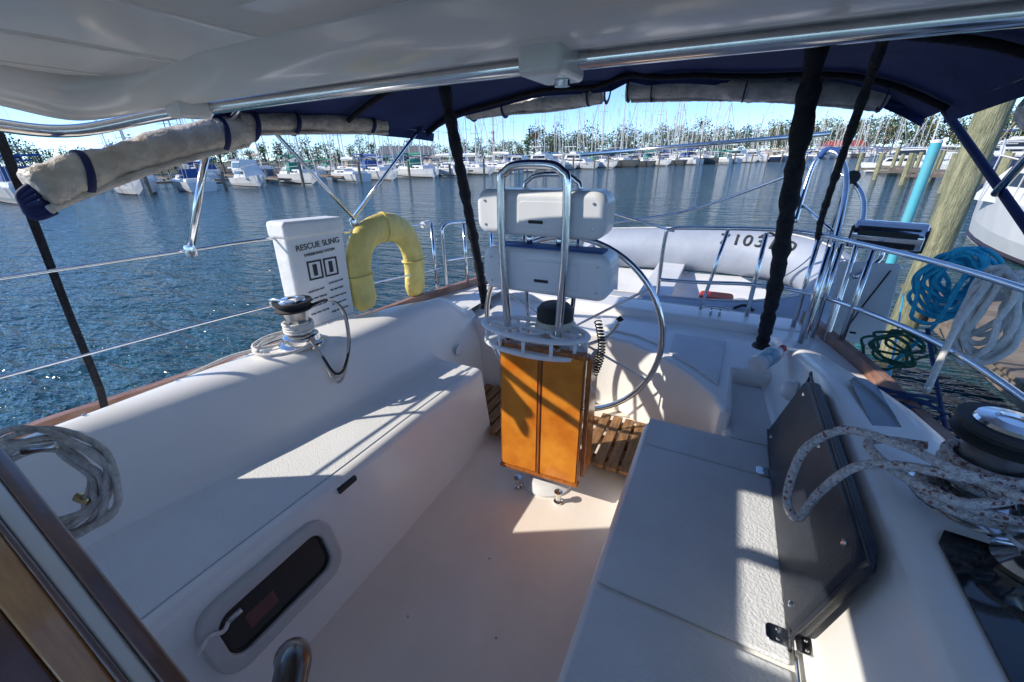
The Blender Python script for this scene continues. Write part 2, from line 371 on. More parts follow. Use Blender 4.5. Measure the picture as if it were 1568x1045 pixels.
# ---------------------------------------------------------------- folded cockpit table
tb=empty('folding_cockpit_table')
M=Matrix.Translation((-.012,1.375,.45))@Matrix.Rotation(math.radians(3),4,'Z')@Matrix.Rotation(math.radians(88),4,'X')
for sx in(-1,1):
    M2=M@Matrix.Translation((sx*.0965,0,0))
    prism('leaf_board',rrect(.186,.635,.006,2),-.012,.012,VARN,tb,M=M2,bevel=.003)
    prism('leaf_panel',rrect(.170,.616,.004,2),.0125,.0155,BURL,tb,M=M2,bevel=.001)
prism('centre_joint',rrect(.008,.635,.002,2),.012,.018,VARN,tb,M=M)
box('side_board_port',.180,.200,1.39,1.50,.16,.765,VARN,tb,bevel=.003)
box('side_board_stbd',-.205,-.187,1.375,1.48,.16,.765,VARN,tb,bevel=.003)
prism('fiddle_top',rrect(.40,.018,.006,3),-.02,.022,VARN,tb,M=M@Matrix.Translation((0,.322,0)),bevel=.003)
prism('fiddle_bottom',rrect(.39,.016,.006,3),-.016,.022,VARN,tb,M=M@Matrix.Translation((0,-.322,0)),bevel=.003)
# ---------------------------------------------------------------- cushion
cu=empty('backrest_cushion')
e1=Vector((0,1,0)); e2=Vector((.055,0,.36)).normalized(); e3=e1.cross(e2)*-1
o=Vector((.915,1.18,.615))
Mc=Matrix(((e1.x,e2.x,e3.x,o.x),(e1.y,e2.y,e3.y,o.y),(e1.z,e2.z,e3.z,o.z),(0,0,0,1)))
poly=[(-.38,-.15),(-.34,-.165),(.43,-.165),(.46,-.13),(.37,.15),(.33,.17),(-.36,.17),(-.40,.14)]
prism('pad',poly,-.02,.022,VIN,cu,M=Mc,bevel=.014,seg=4)
tube('piping',[Mc@Vector((p[0],p[1],.010)) for p in poly],.005,VIN,cu,n=4,closed=True,seg=8)
for p in ((-.33,-.12),(-.34,.13),(.30,.13),(.38,-.12),(0,.135)):
    lathe('snap',[(.008,0),(.007,.004),(0,.006)],Mc@Vector((p[0],p[1],.0225)),CHR,cu,seg=14,M=Matrix.Rotation(math.radians(-82),3,'Y'))
cw=empty('coaming_window')
def cwin(y0,y1,xa,xb,z0,z1):
    pts=[(xa,y0+.03),(xa+.02,y0),(xb-.02,y0),(xb,y0+.03),(xb,y1-.04),(xb-.02,y1),(xa+.02,y1),(xa,y1-.04)]
    n=8; vs=[(x,y,(z0+(z1-z0)*(x-xa)/(xb-xa))) for x,y in pts]+[(x,y,.004+(z0+(z1-z0)*(x-xa)/(xb-xa))) for x,y in pts]
    fs=[tuple(range(n))[::-1],tuple(range(n,2*n))]+[(i,(i+1)%n,n+(i+1)%n,n+i) for i in range(n)]
    mk('pane',vs,fs,DGL,cw)
cwin(.20,.90,1.05,1.235,.799,.790); cwin(1.20,1.60,1.04,1.115,.789,.783)
lathe('deck_dome_light',[(.042,0),(.042,.012),(.036,.03),(.02,.043),(0,.047)],(.935,1.74,.62),PLA,None,M=Matrix.Rotation(math.radians(-80),3,'Y'))
bt=empty('spray_bottle')
a=Vector((.80,1.83,.665)); b=Vector((.91,2.04,.675))
R3=(b-a).to_track_quat('Z','Y').to_matrix()
L=(b-a).length
lathe('body',[(.0,0),(.036,.004),(.038,.02),(.038,L*.6),(.03,L*.75),(.014,L*.85),(.014,L*.9)],a,mat('bottle_white',(.75,.76,.78),.3,var=.05),bt,M=R3)
lathe('label',[(.0385,L*.12),(.0385,L*.55)],a,mat('bottle_label',(.10,.40,.50),.4,col2=(.7,.72,.74),vscale=28),bt,M=R3)
lathe('cap',[(.016,L*.9),(.016,L*1.02),(0,L*1.03)],a,RED,bt,M=R3,seg=16)
# ---------------------------------------------------------------- winches
def winch(c,s,nm,arm=True):
    w=empty(nm)
    lathe('base',[(.105*s,0),(.105*s,.012*s),(.09*s,.022*s)],c,CHR,w)
    lathe('skirt',[(.085*s,.02*s),(.08*s,.05*s),(.06*s,.065*s)],c,CHR,w)
    lathe('drum',[(.058*s,.06*s),(.052*s,.10*s),(.052*s,.14*s),(.062*s,.175*s),(.07*s,.18*s)],c,CHRD,w)
    lathe('self_tailing_jaw',[(.082*s,.182*s),(.086*s,.19*s),(.07*s,.2*s),(.07*s,.206*s),(.086*s,.215*s),(.084*s,.225*s)],c,RUB,w)
    lathe('cap',[(.060*s,.225*s),(.056*s,.232*s),(.03*s,.236*s),(.028*s,.230*s),(0,.230*s)],c,CHR,w)
    v=Vector(c)
    if arm: tube('feeder_arm',[v+Vector((.06*s,-.03*s,.235*s)),v+Vector((-.05*s,-.06*s,.24*s)),v+Vector((-.085*s,-.05*s,.21*s)),v+Vector((-.07*s,-.03*s,.17*s))],.007*s,CHR,w,seg=8)
    return w
winch((-1.09,1.07,.72),.95,'winch')
lathe('winch_pad',[(.13,0),(.13,.01),(.12,.014)],(1.15,1.03,.778),CHR,boat)
winch((1.15,1.03,.785),.95,'winch',False)
lc=empty('line_clutch')
lathe('base',[(.05,0),(.05,.01),(.035,.02),(.02,.03),(.02,.05),(.045,.055),(.045,.065),(0,.075)],(1.17,.86,.80),CHR,lc,seg=20)
rp=empty('winch_rope')
def coilpts(c,r,turns,z0,dz,jr=.01,n=18,sq=(1,1)):
    out=[];ph=random.random()*6
    for i in range(int(turns*n)+1):
        a=2*math.pi*i/n+ph; q=r+random.uniform(-jr,jr)
        out.append((c[0]+q*math.cos(a)*sq[0],c[1]+q*math.sin(a)*sq[1],z0+dz*i/n))
    return out
tube('wraps',coilpts((-1.09,1.07),.060,3.5,.79,.013,.002),.0065,ROPEW,rp,n=3,seg=8)
tube('lay',coilpts((-1.12,1.02),.12,2.4,.735,.008,.012,n=9,sq=(1.0,1.2)),.0065,ROPEW,rp,n=6,seg=8)
for k in range(3):
    o=random.uniform(-.015,.015)
    tube('hanging_loop',[(-1.04,1.12,.90),(-.98,1.17,.92),(-.93,1.20+o,.86),(-.90,1.17+o,.72),(-.885,1.10+o,.62-k*.015),(-.89,1.05+o,.62-k*.02),(-.93,1.04,.70),(-1.0,1.05,.76)],.0065,ROPEG if k else RUB,rp,n=6,seg=8)
tube('sheet_forward',[(-1.15,1.0,.735),(-1.25,.8,.73),(-1.33,.5,.66)],.0065,ROPEW,rp,seg=8)
rf=empty('genoa_sheet_rope')
RR=.0098
tube('loop',[(1.16,.95,.91),(1.06,.92,.93),(.99,.97,.93),(.91,1.04,.90),(.85,1.03,.84),(.83,1.0,.78),(.825,.95,.72),(.85,.925,.70),(.88,.955,.77),(.925,.96,.86),(.995,.945,.90),(1.06,.92,.92),(1.15,.93,.93)],RR,ROPEF,rf,n=8,seg=10)
tube('loop2',[(1.17,.94,.90),(1.06,.88,.89),(.99,.94,.88),(.96,1.04,.87),(1.0,1.10,.86),(1.08,1.10,.87)],RR,ROPEF,rf,n=8,seg=10)
tube('wraps',coilpts((1.15,1.03),.066,3.2,.855,.020,.001,n=14),RR,ROPEF,rf,n=3,seg=10)
tube('wraps_low',coilpts((1.13,.97),.085,2.3,.83,.018,.006,n=9,sq=(1.1,.8)),RR,ROPEF,rf,n=6,seg=10)
tube('tail',[(1.20,.97,.93),(1.22,.90,.91),(1.17,.83,.87),(1.18,.75,.83),(1.24,.68,.81),(1.33,.66,.80)],RR,ROPEF,rf,n=8,seg=10)
tube('tail2',[(1.06,.98,.90),(1.13,.88,.93),(1.22,.87,.91),(1.26,.94,.86),(1.24,1.04,.84)],RR,ROPEF,rf,n=8,seg=10)
# ---------------------------------------------------------------- lifelines, rails
rl=empty('lifelines_and_stern_rail')
tube('upper_line_stbd',[(-1.58,-.5,1.19),(-1.5,.38,1.17),(-1.45,.9,1.16),(-1.4,1.3,1.15),(-1.3,2.38,1.07)],.0075,CHR,rl,seg=8)
tube('lower_line_stbd',[(-1.6,-.5,.88),(-1.5,.26,.86),(-1.4,1.21,.83),(-1.27,2.42,.74)],.006,CHR,rl,seg=8)
for x,y,h in ((-1.46,.02,1.18),(-1.46,1.32,1.155),(-1.30,2.38,1.08)):
    tube('stanchion',[(x,y,.55),(x,y,h)],.0125,CHR,rl,smooth=False); lathe('stanchion_base',[(.04,0),(.035,.012),(.018,.02),(.016,.06)],(x,y,.56),CHR,rl,seg=16)
lathe('gate_clamp',[(.022,-.035),(.022,.035)],(-1.31,2.33,1.075),PLA,rl,seg=16,M=Matrix.Rotation(math.radians(90),3,'X'))
tube('pushpit_stbd',[(-1.24,2.42,.56),(-1.24,2.42,.95),(-1.235,2.45,1.05),(-1.18,2.6,1.06),(-1.08,2.72,1.05),(-.9,2.79,1.05),(-.5,2.80,1.05),(-.42,2.80,1.0),(-.42,2.80,.56)],.0125,CHR,rl)
tube('pushpit_mid_stbd',[(-1.24,2.42,.80),(-1.14,2.66,.79),(-.95,2.78,.79),(-.42,2.80,.79)],.010,CHR,rl)
for x,y in((-1.17,2.60),(-1.02,2.75)): tube('post',[(x,y,.56),(x,y,1.05)],.0125,CHR,rl,smooth=False)
tube('pushpit_port',[(.25,2.78,.56),(.25,2.78,1.0),(.28,2.78,1.06),(.38,2.78,1.075),(.80,2.78,1.09),(1.02,2.70,1.09),(1.20,2.5,1.08),(1.40,2.1,1.08),(1.50,1.5,1.09),(1.55,.5,1.1)],.0125,CHR,rl)
tube('pushpit_mid_port',[(.25,2.78,.73),(.50,2.78,.74),(.78,2.78,.76),(1.02,2.70,.77),(1.2,2.5,.78),(1.42,2.05,.79),(1.52,1.5,.78),(1.58,.6,.78)],.0125,CHR,rl)
for x,y in((.80,2.78),(1.04,2.70),(1.12,2.58),(1.05,2.46),(1.22,2.46)): tube('post',[(x,y,.55),(x,y,1.07)],.013,CHR,rl,smooth=False)
tube('post',[(.53,2.78,.56),(.60,2.78,1.08)],.011,CHR,rl,smooth=False)
da=empty('outboard_davit')
tube('arch',[(1.08,2.55,.55),(1.10,2.62,1.0),(1.12,2.85,1.30),(1.11,3.05,1.43),(1.05,3.13,1.49),(.98,3.12,1.42),(.95,3.0,1.1)],.014,CHR,da)
tube('arch2',[(1.18,2.55,.55),(1.2,2.66,1.0),(1.22,2.85,1.22),(1.18,3.02,1.33),(1.1,3.1,1.38)],.013,CHR,da)
tube('brace',[(1.10,2.7,1.1),(.97,3.05,1.2)],.010,CHR,da,smooth=False)
tube('cross_pole',[(-.45,3.12,1.50),(1.02,3.12,1.585)],.013,CHR,da,smooth=False)
tube('dinghy_davit',[(-.42,2.8,1.04),(.3,3.2,1.12),(1.0,3.15,1.42)],.010,CHR,da)
tube('diagonal',[(-.35,2.8,1.2),(.3,2.78,1.05)],.008,CHR,da,smooth=False)
tube('blue_cover',[(1.0,3.12,1.46),(1.03,3.14,1.50),(1.09,3.13,1.49)],.017,BLUEP,da)
lathe('pulley',[(.035,-.012),(.028,0),(.035,.012)],(1.16,3.0,1.36),RUB,da,seg=18,M=Matrix.Rotation(math.radians(90),3,'X'))
tube('fall_line',[(1.16,3.0,1.34),(1.1,3.1,.9),(.9,3.3,.6)],.004,ROPEW,da,seg=6)
tube('fall_line',[(1.14,3.0,1.34),(1.2,3.3,.9),(1.3,3.7,.72)],.004,ROPEN,da,seg=6)
g=empty('barbecue_grill')
Mg=Matrix.Translation((1.33,2.74,1.09))@Matrix.Rotation(math.radians(-18),4,'Z')
hp=[(-.085,-.045),(-.07,-.06),(.07,-.06),(.085,-.045),(.085,.02),(.06,.055),(.02,.075),(-.02,.075),(-.06,.055),(-.085,.02)]
Mg2=Mg@Matrix.Rotation(math.radians(90),4,'Y')@Matrix.Rotation(math.radians(90),4,'Z')
prism('body',hp,-.14,.14,CHR,g,M=Mg2,bevel=.008)
for z in(-.028,.022): box('vent_band',-.115,.115,-.096,-.082,z-.013,z+.013,RUB,g,M=Mg,bevel=.003)
for sx in(-1,1): box('end_cap',sx*.142-.006,sx*.142+.006,-.080,.080,-.055,.05,RUB,g,M=Mg,bevel=.004)
tube('handle',[Mg@Vector((-.10,-.09,.05)),Mg@Vector((-.10,-.12,.055)),Mg@Vector((.10,-.12,.055)),Mg@Vector((.10,-.09,.05))],.006,RUB,g,n=4)
tube('mount',[Mg@Vector((0,0,-.06)),Mg@Vector((0,-.02,-.12)),(1.22,2.6,.9)],.012,CHR,g)
fb=empty('cutting_board')
Mf=Matrix.Translation((1.30,2.68,.74))@Matrix.Rotation(math.radians(-18),4,'Z')@Matrix.Rotation(math.radians(97),4,'X')@Matrix.Rotation(math.radians(5),4,'Z')
prism('panel',rrect(.25,.46,.015,4),-.008,.008,mat('board_white',(.80,.81,.82),.4,var=.1,vscale=6),fb,M=Mf,bevel=.003)
prism('slot',rrect(.03,.012,.005,3),.0085,.0095,RUB,fb,M=Mf@Matrix.Translation((0,-.17,0)))
tube('bungee',[Mf@Vector((.09,.2,.012)),Mf@Vector((.0,-.05,.02)),Mf@Vector((-.04,-.2,.012))],.004,RUB,fb,seg=6)
# rescue sling bag
rb=empty('rescue_sling_bag')
Mb=Matrix.Translation((-1.37,1.44,.94))@Matrix.Rotation(math.radians(-3),4,'X')
box('pouch',-.065,.055,-.185,.165,-.285,.265,BAG,rb,bevel=.022,seg=3,M=Mb)
box('flap',-.075,.066,-.195,.172,.20,.285,BAG,rb,bevel=.02,seg=3,M=Mb)
box('edge_trim',.052,.062,-.178,.158,-.285,-.265,PLA,rb,M=Mb,bevel=.003)
INK=mat('print_black',(.03,.03,.03),.6,var=.2)
YZ=Matrix(((0,0,1,0),(1,0,0,0),(0,1,0,0),(0,0,0,1)))
for (y0,y1,z0,z1) in ((-.10,-.012,-.02,.08),(.0,.088,-.02,.08)):
    ring('icon',[(y0,z0),(y1,z0),(y1,z1),(y0,z1)],[(y0+.009,z0+.009),(y1-.009,z0+.009),(y1-.009,z1-.009),(y0+.009,z1-.009)],.0555,.0575,INK,rb,Mb@YZ,0)
    box('icon_glyph',.0555,.0575,(y0+y1)/2-.012,(y0+y1)/2+.012,z0+.02,z1-.02,INK,rb,M=Mb)
def text(s,size,loc,rot,m,par,ext=.0005):
    cu_=bpy.data.curves.new('txt','FONT'); cu_.body=s; cu_.size=size; cu_.extrude=ext; cu_.align_x='CENTER'
    o_=bpy.data.objects.new('txt',cu_); COL.objects.link(o_); dg=bpy.context.evaluated_depsgraph_get()
    me=bpy.data.meshes.new_from_object(o_.evaluated_get(dg)); bpy.data.objects.remove(o_)
    o2=bpy.data.objects.new('lettering',me); COL.objects.link(o2); me.materials.clear(); me.materials.append(m)
    o2.matrix_world=Matrix.Translation(loc)@rot; o2.parent=par; return o2
text("RESCUE SLING",.042,Mb@Vector((.0573,-.01,.145)),YZ,INK,rb,.001)
text("OVERBOARD SYSTEM",.020,Mb@Vector((.0573,-.01,.11)),YZ,INK,rb,.001)
for k in range(9):
    text(random.choice(["circle boat until","contact is made","stop boat, haul line","lift with tackle","keep clear of prop"]),.0155,Mb@Vector((.0573,-.07 if k%2 else .06,-.06-.02*k)),YZ,INK,rb,.001)
# horseshoe buoy
hb=empty('horseshoe_buoy')
pp=[(-1.335,1.70,.655),(-1.335,1.69,.80),(-1.335,1.70,.95),(-1.335,1.78,1.07),(-1.33,1.94,1.11),(-1.33,2.09,1.06),(-1.33,2.17,.94),(-1.33,2.18,.78),(-1.33,2.15,.60)]
path=catmull(pp,7)
vs,fs=sweep(path,lambda t:.088*(1-.35*max(0,abs(t-.5)*2-.9)/.1),seg=16)
vs2=[]
for i,v in enumerate(vs):
    c=path[i//16]; d=v-c; d.x*=.62; vs2.append(c+d)
mk('foam_body',vs2,fs,YEL,hb,smooth=True)
for i in (10,28,46):
    c=path[i]; t=(path[i+1]-path[i-1]).normalized()
    n_=Vector((0,t.z,-t.y)); tube('strap',[c+Vector((.057*math.cos(a),0,0))+n_*.091*math.sin(a) for a in [2*math.pi*j/20 for j in range(20)]],.008,YEL,hb,smooth=False,closed=True,seg=6,flat=(.5,1.4))
tube('bracket',[(-1.37,1.66,1.12),(-1.37,1.95,1.11),(-1.36,2.2,1.09)],.008,CHR,hb)
mk('webbing_strap',[(-1.48,.515,1.60),(-1.49,.495,1.3),(-1.50,.475,1.0),(-1.5,.455,.7),(-1.5,.435,.58),(-1.5,.46,.58),(-1.5,.48,.7),(-1.50,.498,1.0),(-1.49,.520,1.3),(-1.48,.54,1.60)],[(0,1,2,3,4,5,6,7,8,9)],BLK,None,solid=.002)
# ================================================================== HARDTOP
ht=empty('hardtop_dodger')
HG=mat('hardtop_gelcoat',(.91,.88,.82),.20,var=.04,vscale=3,bump=.10,bscale=7,coat=.3,bdist=.004)
def hz(x,y): return 1.775-.05*(x/1.4)**2-.02*max(0,y-.5)
def grid(x0,x1,y0,y1,nx,ny,dz=0):
    vs=[];fs=[]
    for j in range(ny+1):
        for i in range(nx+1):
            x=x0+(x1-x0)*i/nx;y=y0+(y1-y0)*j/ny; vs.append((x,y,hz(x,y)+dz))
    for j in range(ny):
        for i in range(nx): fs.append((j*(nx+1)+i,j*(nx+1)+i+1,(j+1)*(nx+1)+i+1,(j+1)*(nx+1)+i))
    return vs,fs
for k,(a_,b_,c_,d_) in enumerate(((-1.14,-.85,-1.2,.85),(-1.24,-1.14,.40,.80),(-.47,1.45,-1.2,.85),(-.85,-.47,-1.2,-.45),(-.85,-.47,.14,.85))):
    vs,fs=grid(a_,b_,c_,d_,12,10); mk('roof_panel_%d'%k,vs,fs,HG,ht,smooth=True,solid=.03,soff=1)
vs,fs=grid(-.40,1.35,-.9,.60,12,8,-.012)
mk('headliner_panel',vs,fs,HG,ht,smooth=True,solid=.010,soff=1)
EDGE=[(1.55,.80,1.63),(1.40,.96,1.675),(1.2,1.01,1.69),(.87,1.02,1.70),(.12,1.0,1.705),(-.6,.99,1.70),(-.95,.93,1.685),(-1.18,.82,1.66),(-1.30,.66,1.63),(-1.28,.48,1.66),(-1.22,.30,1.695),(-1.19,-.2,1.71),(-1.18,-1.0,1.71)]
E=catmull(EDGE,10)
prof=[(.02,.075),(.035,.05),(.03,.02),(.0,.004),(-.04,.0),(-.12,.012),(-.19,.035),(-.22,.06),(-.24,None)]
vs=[];fs=[]
for i,p in enumerate(E):
    t=(E[min(i+1,len(E)-1)]-E[max(i-1,0)]).normalized(); o=Vector((-t.y,t.x,0)).normalized()
    if o.dot(p-Vector((0,-.3,p.z)))<0: o=-o
    kk=1-.55*min(1,max(0,(-p.x-.75)/.45))
    for a,b in prof:
        q=p+o*(a*kk if a<0 else a)
        q.z = hz(q.x,q.y)+.012 if b is None else p.z+b
        vs.append(q)
n=len(prof)
for i in range(len(E)-1):
    for j in range(n-1): fs.append((i*n+j,i*n+j+1,(i+1)*n+j+1,(i+1)*n+j))
mk('edge_lip',vs,fs,HG,ht,smooth=True,solid=.010,soff=0)
RAILP=[(1.46,.97,1.655),(1.2,1.045,1.678),(.87,1.055,1.688),(.12,1.035,1.693),(-.6,1.025,1.688),(-.97,.965,1.673),(-1.21,.85,1.648),(-1.345,.66,1.600),(-1.33,.48,1.61),(-1.26,.30,1.65),(-1.23,.0,1.66)]
tube('grab_rail',RAILP,.019,CHR,ht,seg=14)
def fit(x,y,z,w,d,h): box('rail_mount',x-w/2,x+w/2,y-d/2,y+d/2,z-h,z+.03,HG,ht,bevel=.012,seg=3)
fit(.165,1.00,1.70,.10,.16,.045); fit(.175,.99,1.74,.13,.22,.03); fit(-1.08,.88,1.69,.09,.10,.055)
lathe('mount_bolt',[(.018,0),(.018,.012),(0,.014)],(.185,1.01,1.642),CHR,ht,seg=16)
mk('side_screen',[(-1.42,-1.2,.6),(-1.42,.20,.6),(-1.22,.12,1.7),(-1.22,-1.2,1.7)],[(0,1,2,3)],mat('screen_white',(.7,.7,.68),.5,var=.05),ht,solid=.01)
box('roof_hatch_bar',-.85,-.47,-.16,-.13,1.77,1.80,HG,ht)
# ================================================================== BIMINI
bi=empty('bimini_top')
def bz(x,y):
    s=abs(x)/1.3
    return 1.915-.10*s*s-.10*s**6 -.05*((y-1.8)/.8)**2 -(.03*(s>.0)) + .008*math.sin(x*9+y*5)
vs=[];fs=[];nx=28;ny=14
for j in range(ny+1):
    for i in range(nx+1):
        x=-1.3+2.6*i/nx; yb=2.48+.22*(abs(x)/1.3)**2*(1 if x>0 else -.3); y=1.06+(yb-1.06)*j/ny
        vs.append((x,y,bz(x,y)))
for j in range(ny):
    for i in range(nx): fs.append((j*(nx+1)+i,j*(nx+1)+i+1,(j+1)*(nx+1)+i+1,(j+1)*(nx+1)+i))
mk('canopy',vs,fs,NAVY,bi,smooth=True)
vs=[];fs=[]
edge=[]
for i in range(nx+1):
    x=-1.3+2.6*i/nx; y=2.48+.22*(abs(x)/1.3)**2*(1 if x>0 else -.3); edge.append((x,y))
for (x,y) in edge: vs+=[(x,y,bz(x,y)),(x,y+.01,bz(x,y)-.035)]
for i in range(nx): fs.append((2*i,2*i+1,2*i+3,2*i+2))
mk('valance',vs,fs,NAVY,bi,smooth=True)
for xx in(-1.3,1.3):
    vs=[];fs=[]
    for j in range(11):
        y=1.06+1.45*j/10; vs+=[(xx,y,bz(xx,y)),(xx*1.01,y,bz(xx,y)-.05)]
    for j in range(10): fs.append((2*j,2*j+1,2*j+3,2*j+2))
    mk('side_valance',vs,fs,NAVY,bi,smooth=True)
def bow(y,dz,r,m): return tube('frame_bow',[(x,y,bz(x,y)-dz) for x in [-1.28+2.56*i/16 for i in range(17)]],r,m,bi,n=3)
bow(1.12,.02,.013,CHR); bow(1.72,.025,.013,BLK); bow(2.42,.02,.013,BLK)
def wrapped(name,pts,r):
    P=catmull(pts,26)
    return tube(name,P,lambda t:r*(1+.08*math.sin(t*38)+.09*math.sin(t*83+1)+.05*math.sin(t*131)),BLK,bi,smooth=False,seg=14,jit=.06)
wrapped('wrapped_leg_stbd',[(-.63,1.70,1.83),(-.68,1.88,1.40),(-.76,2.12,.90),(-.80,2.24,.60)],.027)
wrapped('wrapped_leg_port',[(.72,1.72,1.86),(.77,1.92,1.40),(.83,2.15,.95),(.86,2.30,.60)],.031)
wrapped('wrapped_strut_port',[(.86,1.60,1.78),(.93,2.1,1.45),(1.0,2.55,1.18),(1.04,2.72,1.06)],.014)
for x,y in((-.80,2.25),(.86,2.31)): lathe('leg_socket',[(.045,0),(.04,.015),(.03,.02),(.028,.05)],(x,y,.555),RUB,bi,seg=20)
for nm,pts,r in (('strut_stbd_fore',[(-1.31,1.05,1.60),(-1.40,.89,1.17)],.014),('strut_stbd_mid',[(-1.29,1.30,1.64),(-1.36,1.75,1.18)],.009),
    ('strut_stbd_aft',[(-1.26,2.38,1.72),(-1.37,1.72,1.17)],.010),('strut_stbd_top',[(-1.28,1.85,1.83),(-1.29,1.98,1.68)],.013),
    ('strut_port_aft',[(1.26,2.70,1.76),(1.46,1.96,1.25),(1.5,1.7,1.08)],.014),('strut_port_mid',[(1.29,1.55,1.84),(1.33,1.75,1.60),(1.40,2.1,1.35)],.013),
    ('strut_port_top',[(1.02,1.10,1.77),(1.32,1.70,1.62)],.012)):
    tube(nm,pts,r,NAVYS if nm=='strut_port_aft' else CHR,bi,smooth=False)
for p in((-1.40,.89,1.165),(-1.365,1.74,1.16)): lathe('rail_clamp',[(.02,-.022),(.024,0),(.02,.022)],p,CHR,bi,seg=16)
def roll(name,pts,r,par,m,ph=0):
    P=catmull(pts,14)
    tube(name,P,lambda t:r*(1+.10*math.sin(t*9+ph)+.06*math.sin(t*23+ph)),m,par,smooth=False,seg=18,jit=.06)
    tube(name+'_fold',[p+Vector((0,0,-r*.95)) + Vector((r*.5,0,0)) for p in P[::4]],r*.22,m,par,seg=8,jit=.1)
cs=empty('rolled_side_curtain')
roll('roll',[(-1.30,.50,1.43),(-1.30,.62,1.475),(-1.30,.90,1.56),(-1.30,1.20,1.625)],.056,cs,CURT)
roll('roll_aft',[(-1.29,1.16,1.645),(-1.29,1.6,1.665),(-1.29,2.02,1.675)],.042,cs,CURT,2)
for p,r in(((-1.30,.62,1.475),.066),((-1.30,1.08,1.60),.066),((-1.30,1.22,1.64),.062),((-1.29,1.42,1.66),.052),((-1.29,1.9,1.675),.05)):
    tube('strap',[(p[0]+r*math.cos(a),p[1]+.01*math.sin(a),p[2]+r*math.sin(a)) for a in [2*math.pi*j/20 for j in range(20)]],.010,NAVYS,cs,smooth=False,closed=True,seg=6,flat=(.4,1.2))
for k in range(4):
    tube('loose_end',[(-1.31+.01*k,.50,1.45-.015*k),(-1.32,.465,1.42-.012*k),(-1.31,.475,1.385-.01*k),(-1.29,.52,1.40-.01*k)],.009,NAVYS,cs,seg=6)
ca=empty('rolled_aft_curtain')
roll('roll_stbd',[(-1.02,2.50,1.77),(-.8,2.52,1.785),(-.45,2.54,1.79),(-.15,2.54,1.815)],.048,ca,CLEAR)
roll('roll_port',[(-.02,2.54,1.815),(.35,2.56,1.80),(.75,2.60,1.765),(1.12,2.64,1.71)],.055,ca,CLEAR,3)
for x in(-.98,-.75,-.22,-.12,0,.12,.55,.85,1.1):
    y=2.52+.06*max(0,x); r=.058; z=itp([(-1.02,1.77),(-.45,1.79),(-.15,1.815),(0,1.815),(.35,1.80),(.75,1.765),(1.12,1.71)],x)
    tube('strap',[(x+.005*math.sin(a),y+r*math.cos(a),z+r*math.sin(a)*1.15+.01) for a in [2*math.pi*j/20 for j in range(20)]],.009,NAVYS,ca,smooth=False,closed=True,seg=6,flat=(.4,1.2))
tube('loose_panel_edge',[(1.12,2.64,1.70),(1.2,2.66,1.68),(1.27,2.70,1.74),(1.2,2.70,1.82),(1.1,2.66,1.83)],.012,NAVYS,ca,seg=8)
cp_=empty('rolled_side_curtain')
roll('roll',[(1.36,1.25,1.60),(1.36,1.6,1.60),(1.35,1.92,1.60)],.062,cp_,CLEAR)
tube('strap',[(1.36+.072*math.cos(a),1.78,1.60+.072*math.sin(a)) for a in [2*math.pi*j/20 for j in range(20)]],.010,NAVYS,cp_,smooth=False,closed=True,seg=6,flat=(.4,1.2))
# ================================================================== ropes hanging on port rail
def hang(name,c,rx,rz,m,n_,r,par):
    for k in range(n_):
        a0=random.random()*6; ox,oy,oz=[random.uniform(-.03,.03) for _ in range(3)]
        q=random.uniform(.75,1.2); yaw=random.uniform(-.7,.7)
        pts=[]
        for j in range(12):
            a=2*math.pi*j/12
            lx=rx*q*math.sin(a)*(1+.25*math.sin(3*a+a0))+random.uniform(-.008,.008); lz=rz*q*math.cos(a)
            pts.append((c[0]+ox+lx*math.cos(.5+yaw),c[1]+oy-lx*math.sin(.5+yaw)+random.uniform(-.012,.012),c[2]+oz+lz+ (rz-rz*q)))
        tube(name,pts,r,m,par,n=4,closed=True,seg=8)
rb1=empty('dock_line'); hang('loop',(1.50,2.36,.97),.085,.12,ROPEB,14,.0085,rb1)
rb2=empty('dock_line'); hang('loop',(1.53,2.08,.92),.055,.15,ROPEW,9,.0105,rb2)
rb3=empty('dock_line'); hang('loop',(1.36,2.28,.66),.09,.06,ROPEGR,6,.006,rb3); 
tube('run',[(1.42,2.2,.8),(1.45,2.0,.62),(1.40,1.7,.58),(1.32,1.3,.6)],.008,ROPEN,rb3)
rb4=empty('dock_line'); hang('loop',(1.30,1.85,.60),.10,.03,ROPEN,4,.007,rb4)
tube('run',[(1.5,2.3,1.05),(1.46,2.26,.8),(1.38,2.3,.5),(1.5,2.4,.1),(2.4,5.5,.1)],.008,ROPEB,rb1)
tube('run',[(1.5,2.1,1.08),(1.42,2.0,.9),(1.40,1.95,.62)],.011,ROPEW,rb2)
# ================================================================== companionway
co=empty('companionway_hatch')
def qprism(nm,poly,z0,z1,m): return prism(nm,poly,z0,z1,m,co,bevel=.003)
qprism('outer_trim',[(-.60,.098),(.40,.030),(.40,.019),(-.60,.075)],1.05,1.10,MAHO)
qprism('white_channel',[(-.60,.0745),(.40,.0185),(.40,.010),(-.60,.047)],1.05,1.093,GEL)
qprism('inner_trim',[(-.60,.0465),(.40,.0095),(.40,.006),(-.60,.040)],1.05,1.098,MAHO)
qprism('hatch_board',[(-.60,.0395),(.40,.0055),(.40,-.008),(-.60,-.012)],1.04,1.09,VARH)
qprism('hatch_dark',[(-.60,-.0125),(.40,-.0085),(.40,-.10),(-.60,-.12)],1.03,1.08,MAHO)
tube('latch_pin',[(-.36,.097,1.09),(-.33,.125,1.09)],.007,CHRD,co,smooth=False)
mk('bulkhead',[(-1.3,-.12,0),(1.3,-.12,0),(1.3,-.12,1.0),(-1.3,-.12,1.0)],[(0,1,2,3)],GEL,boat)
kb=empty('companionway_handle')
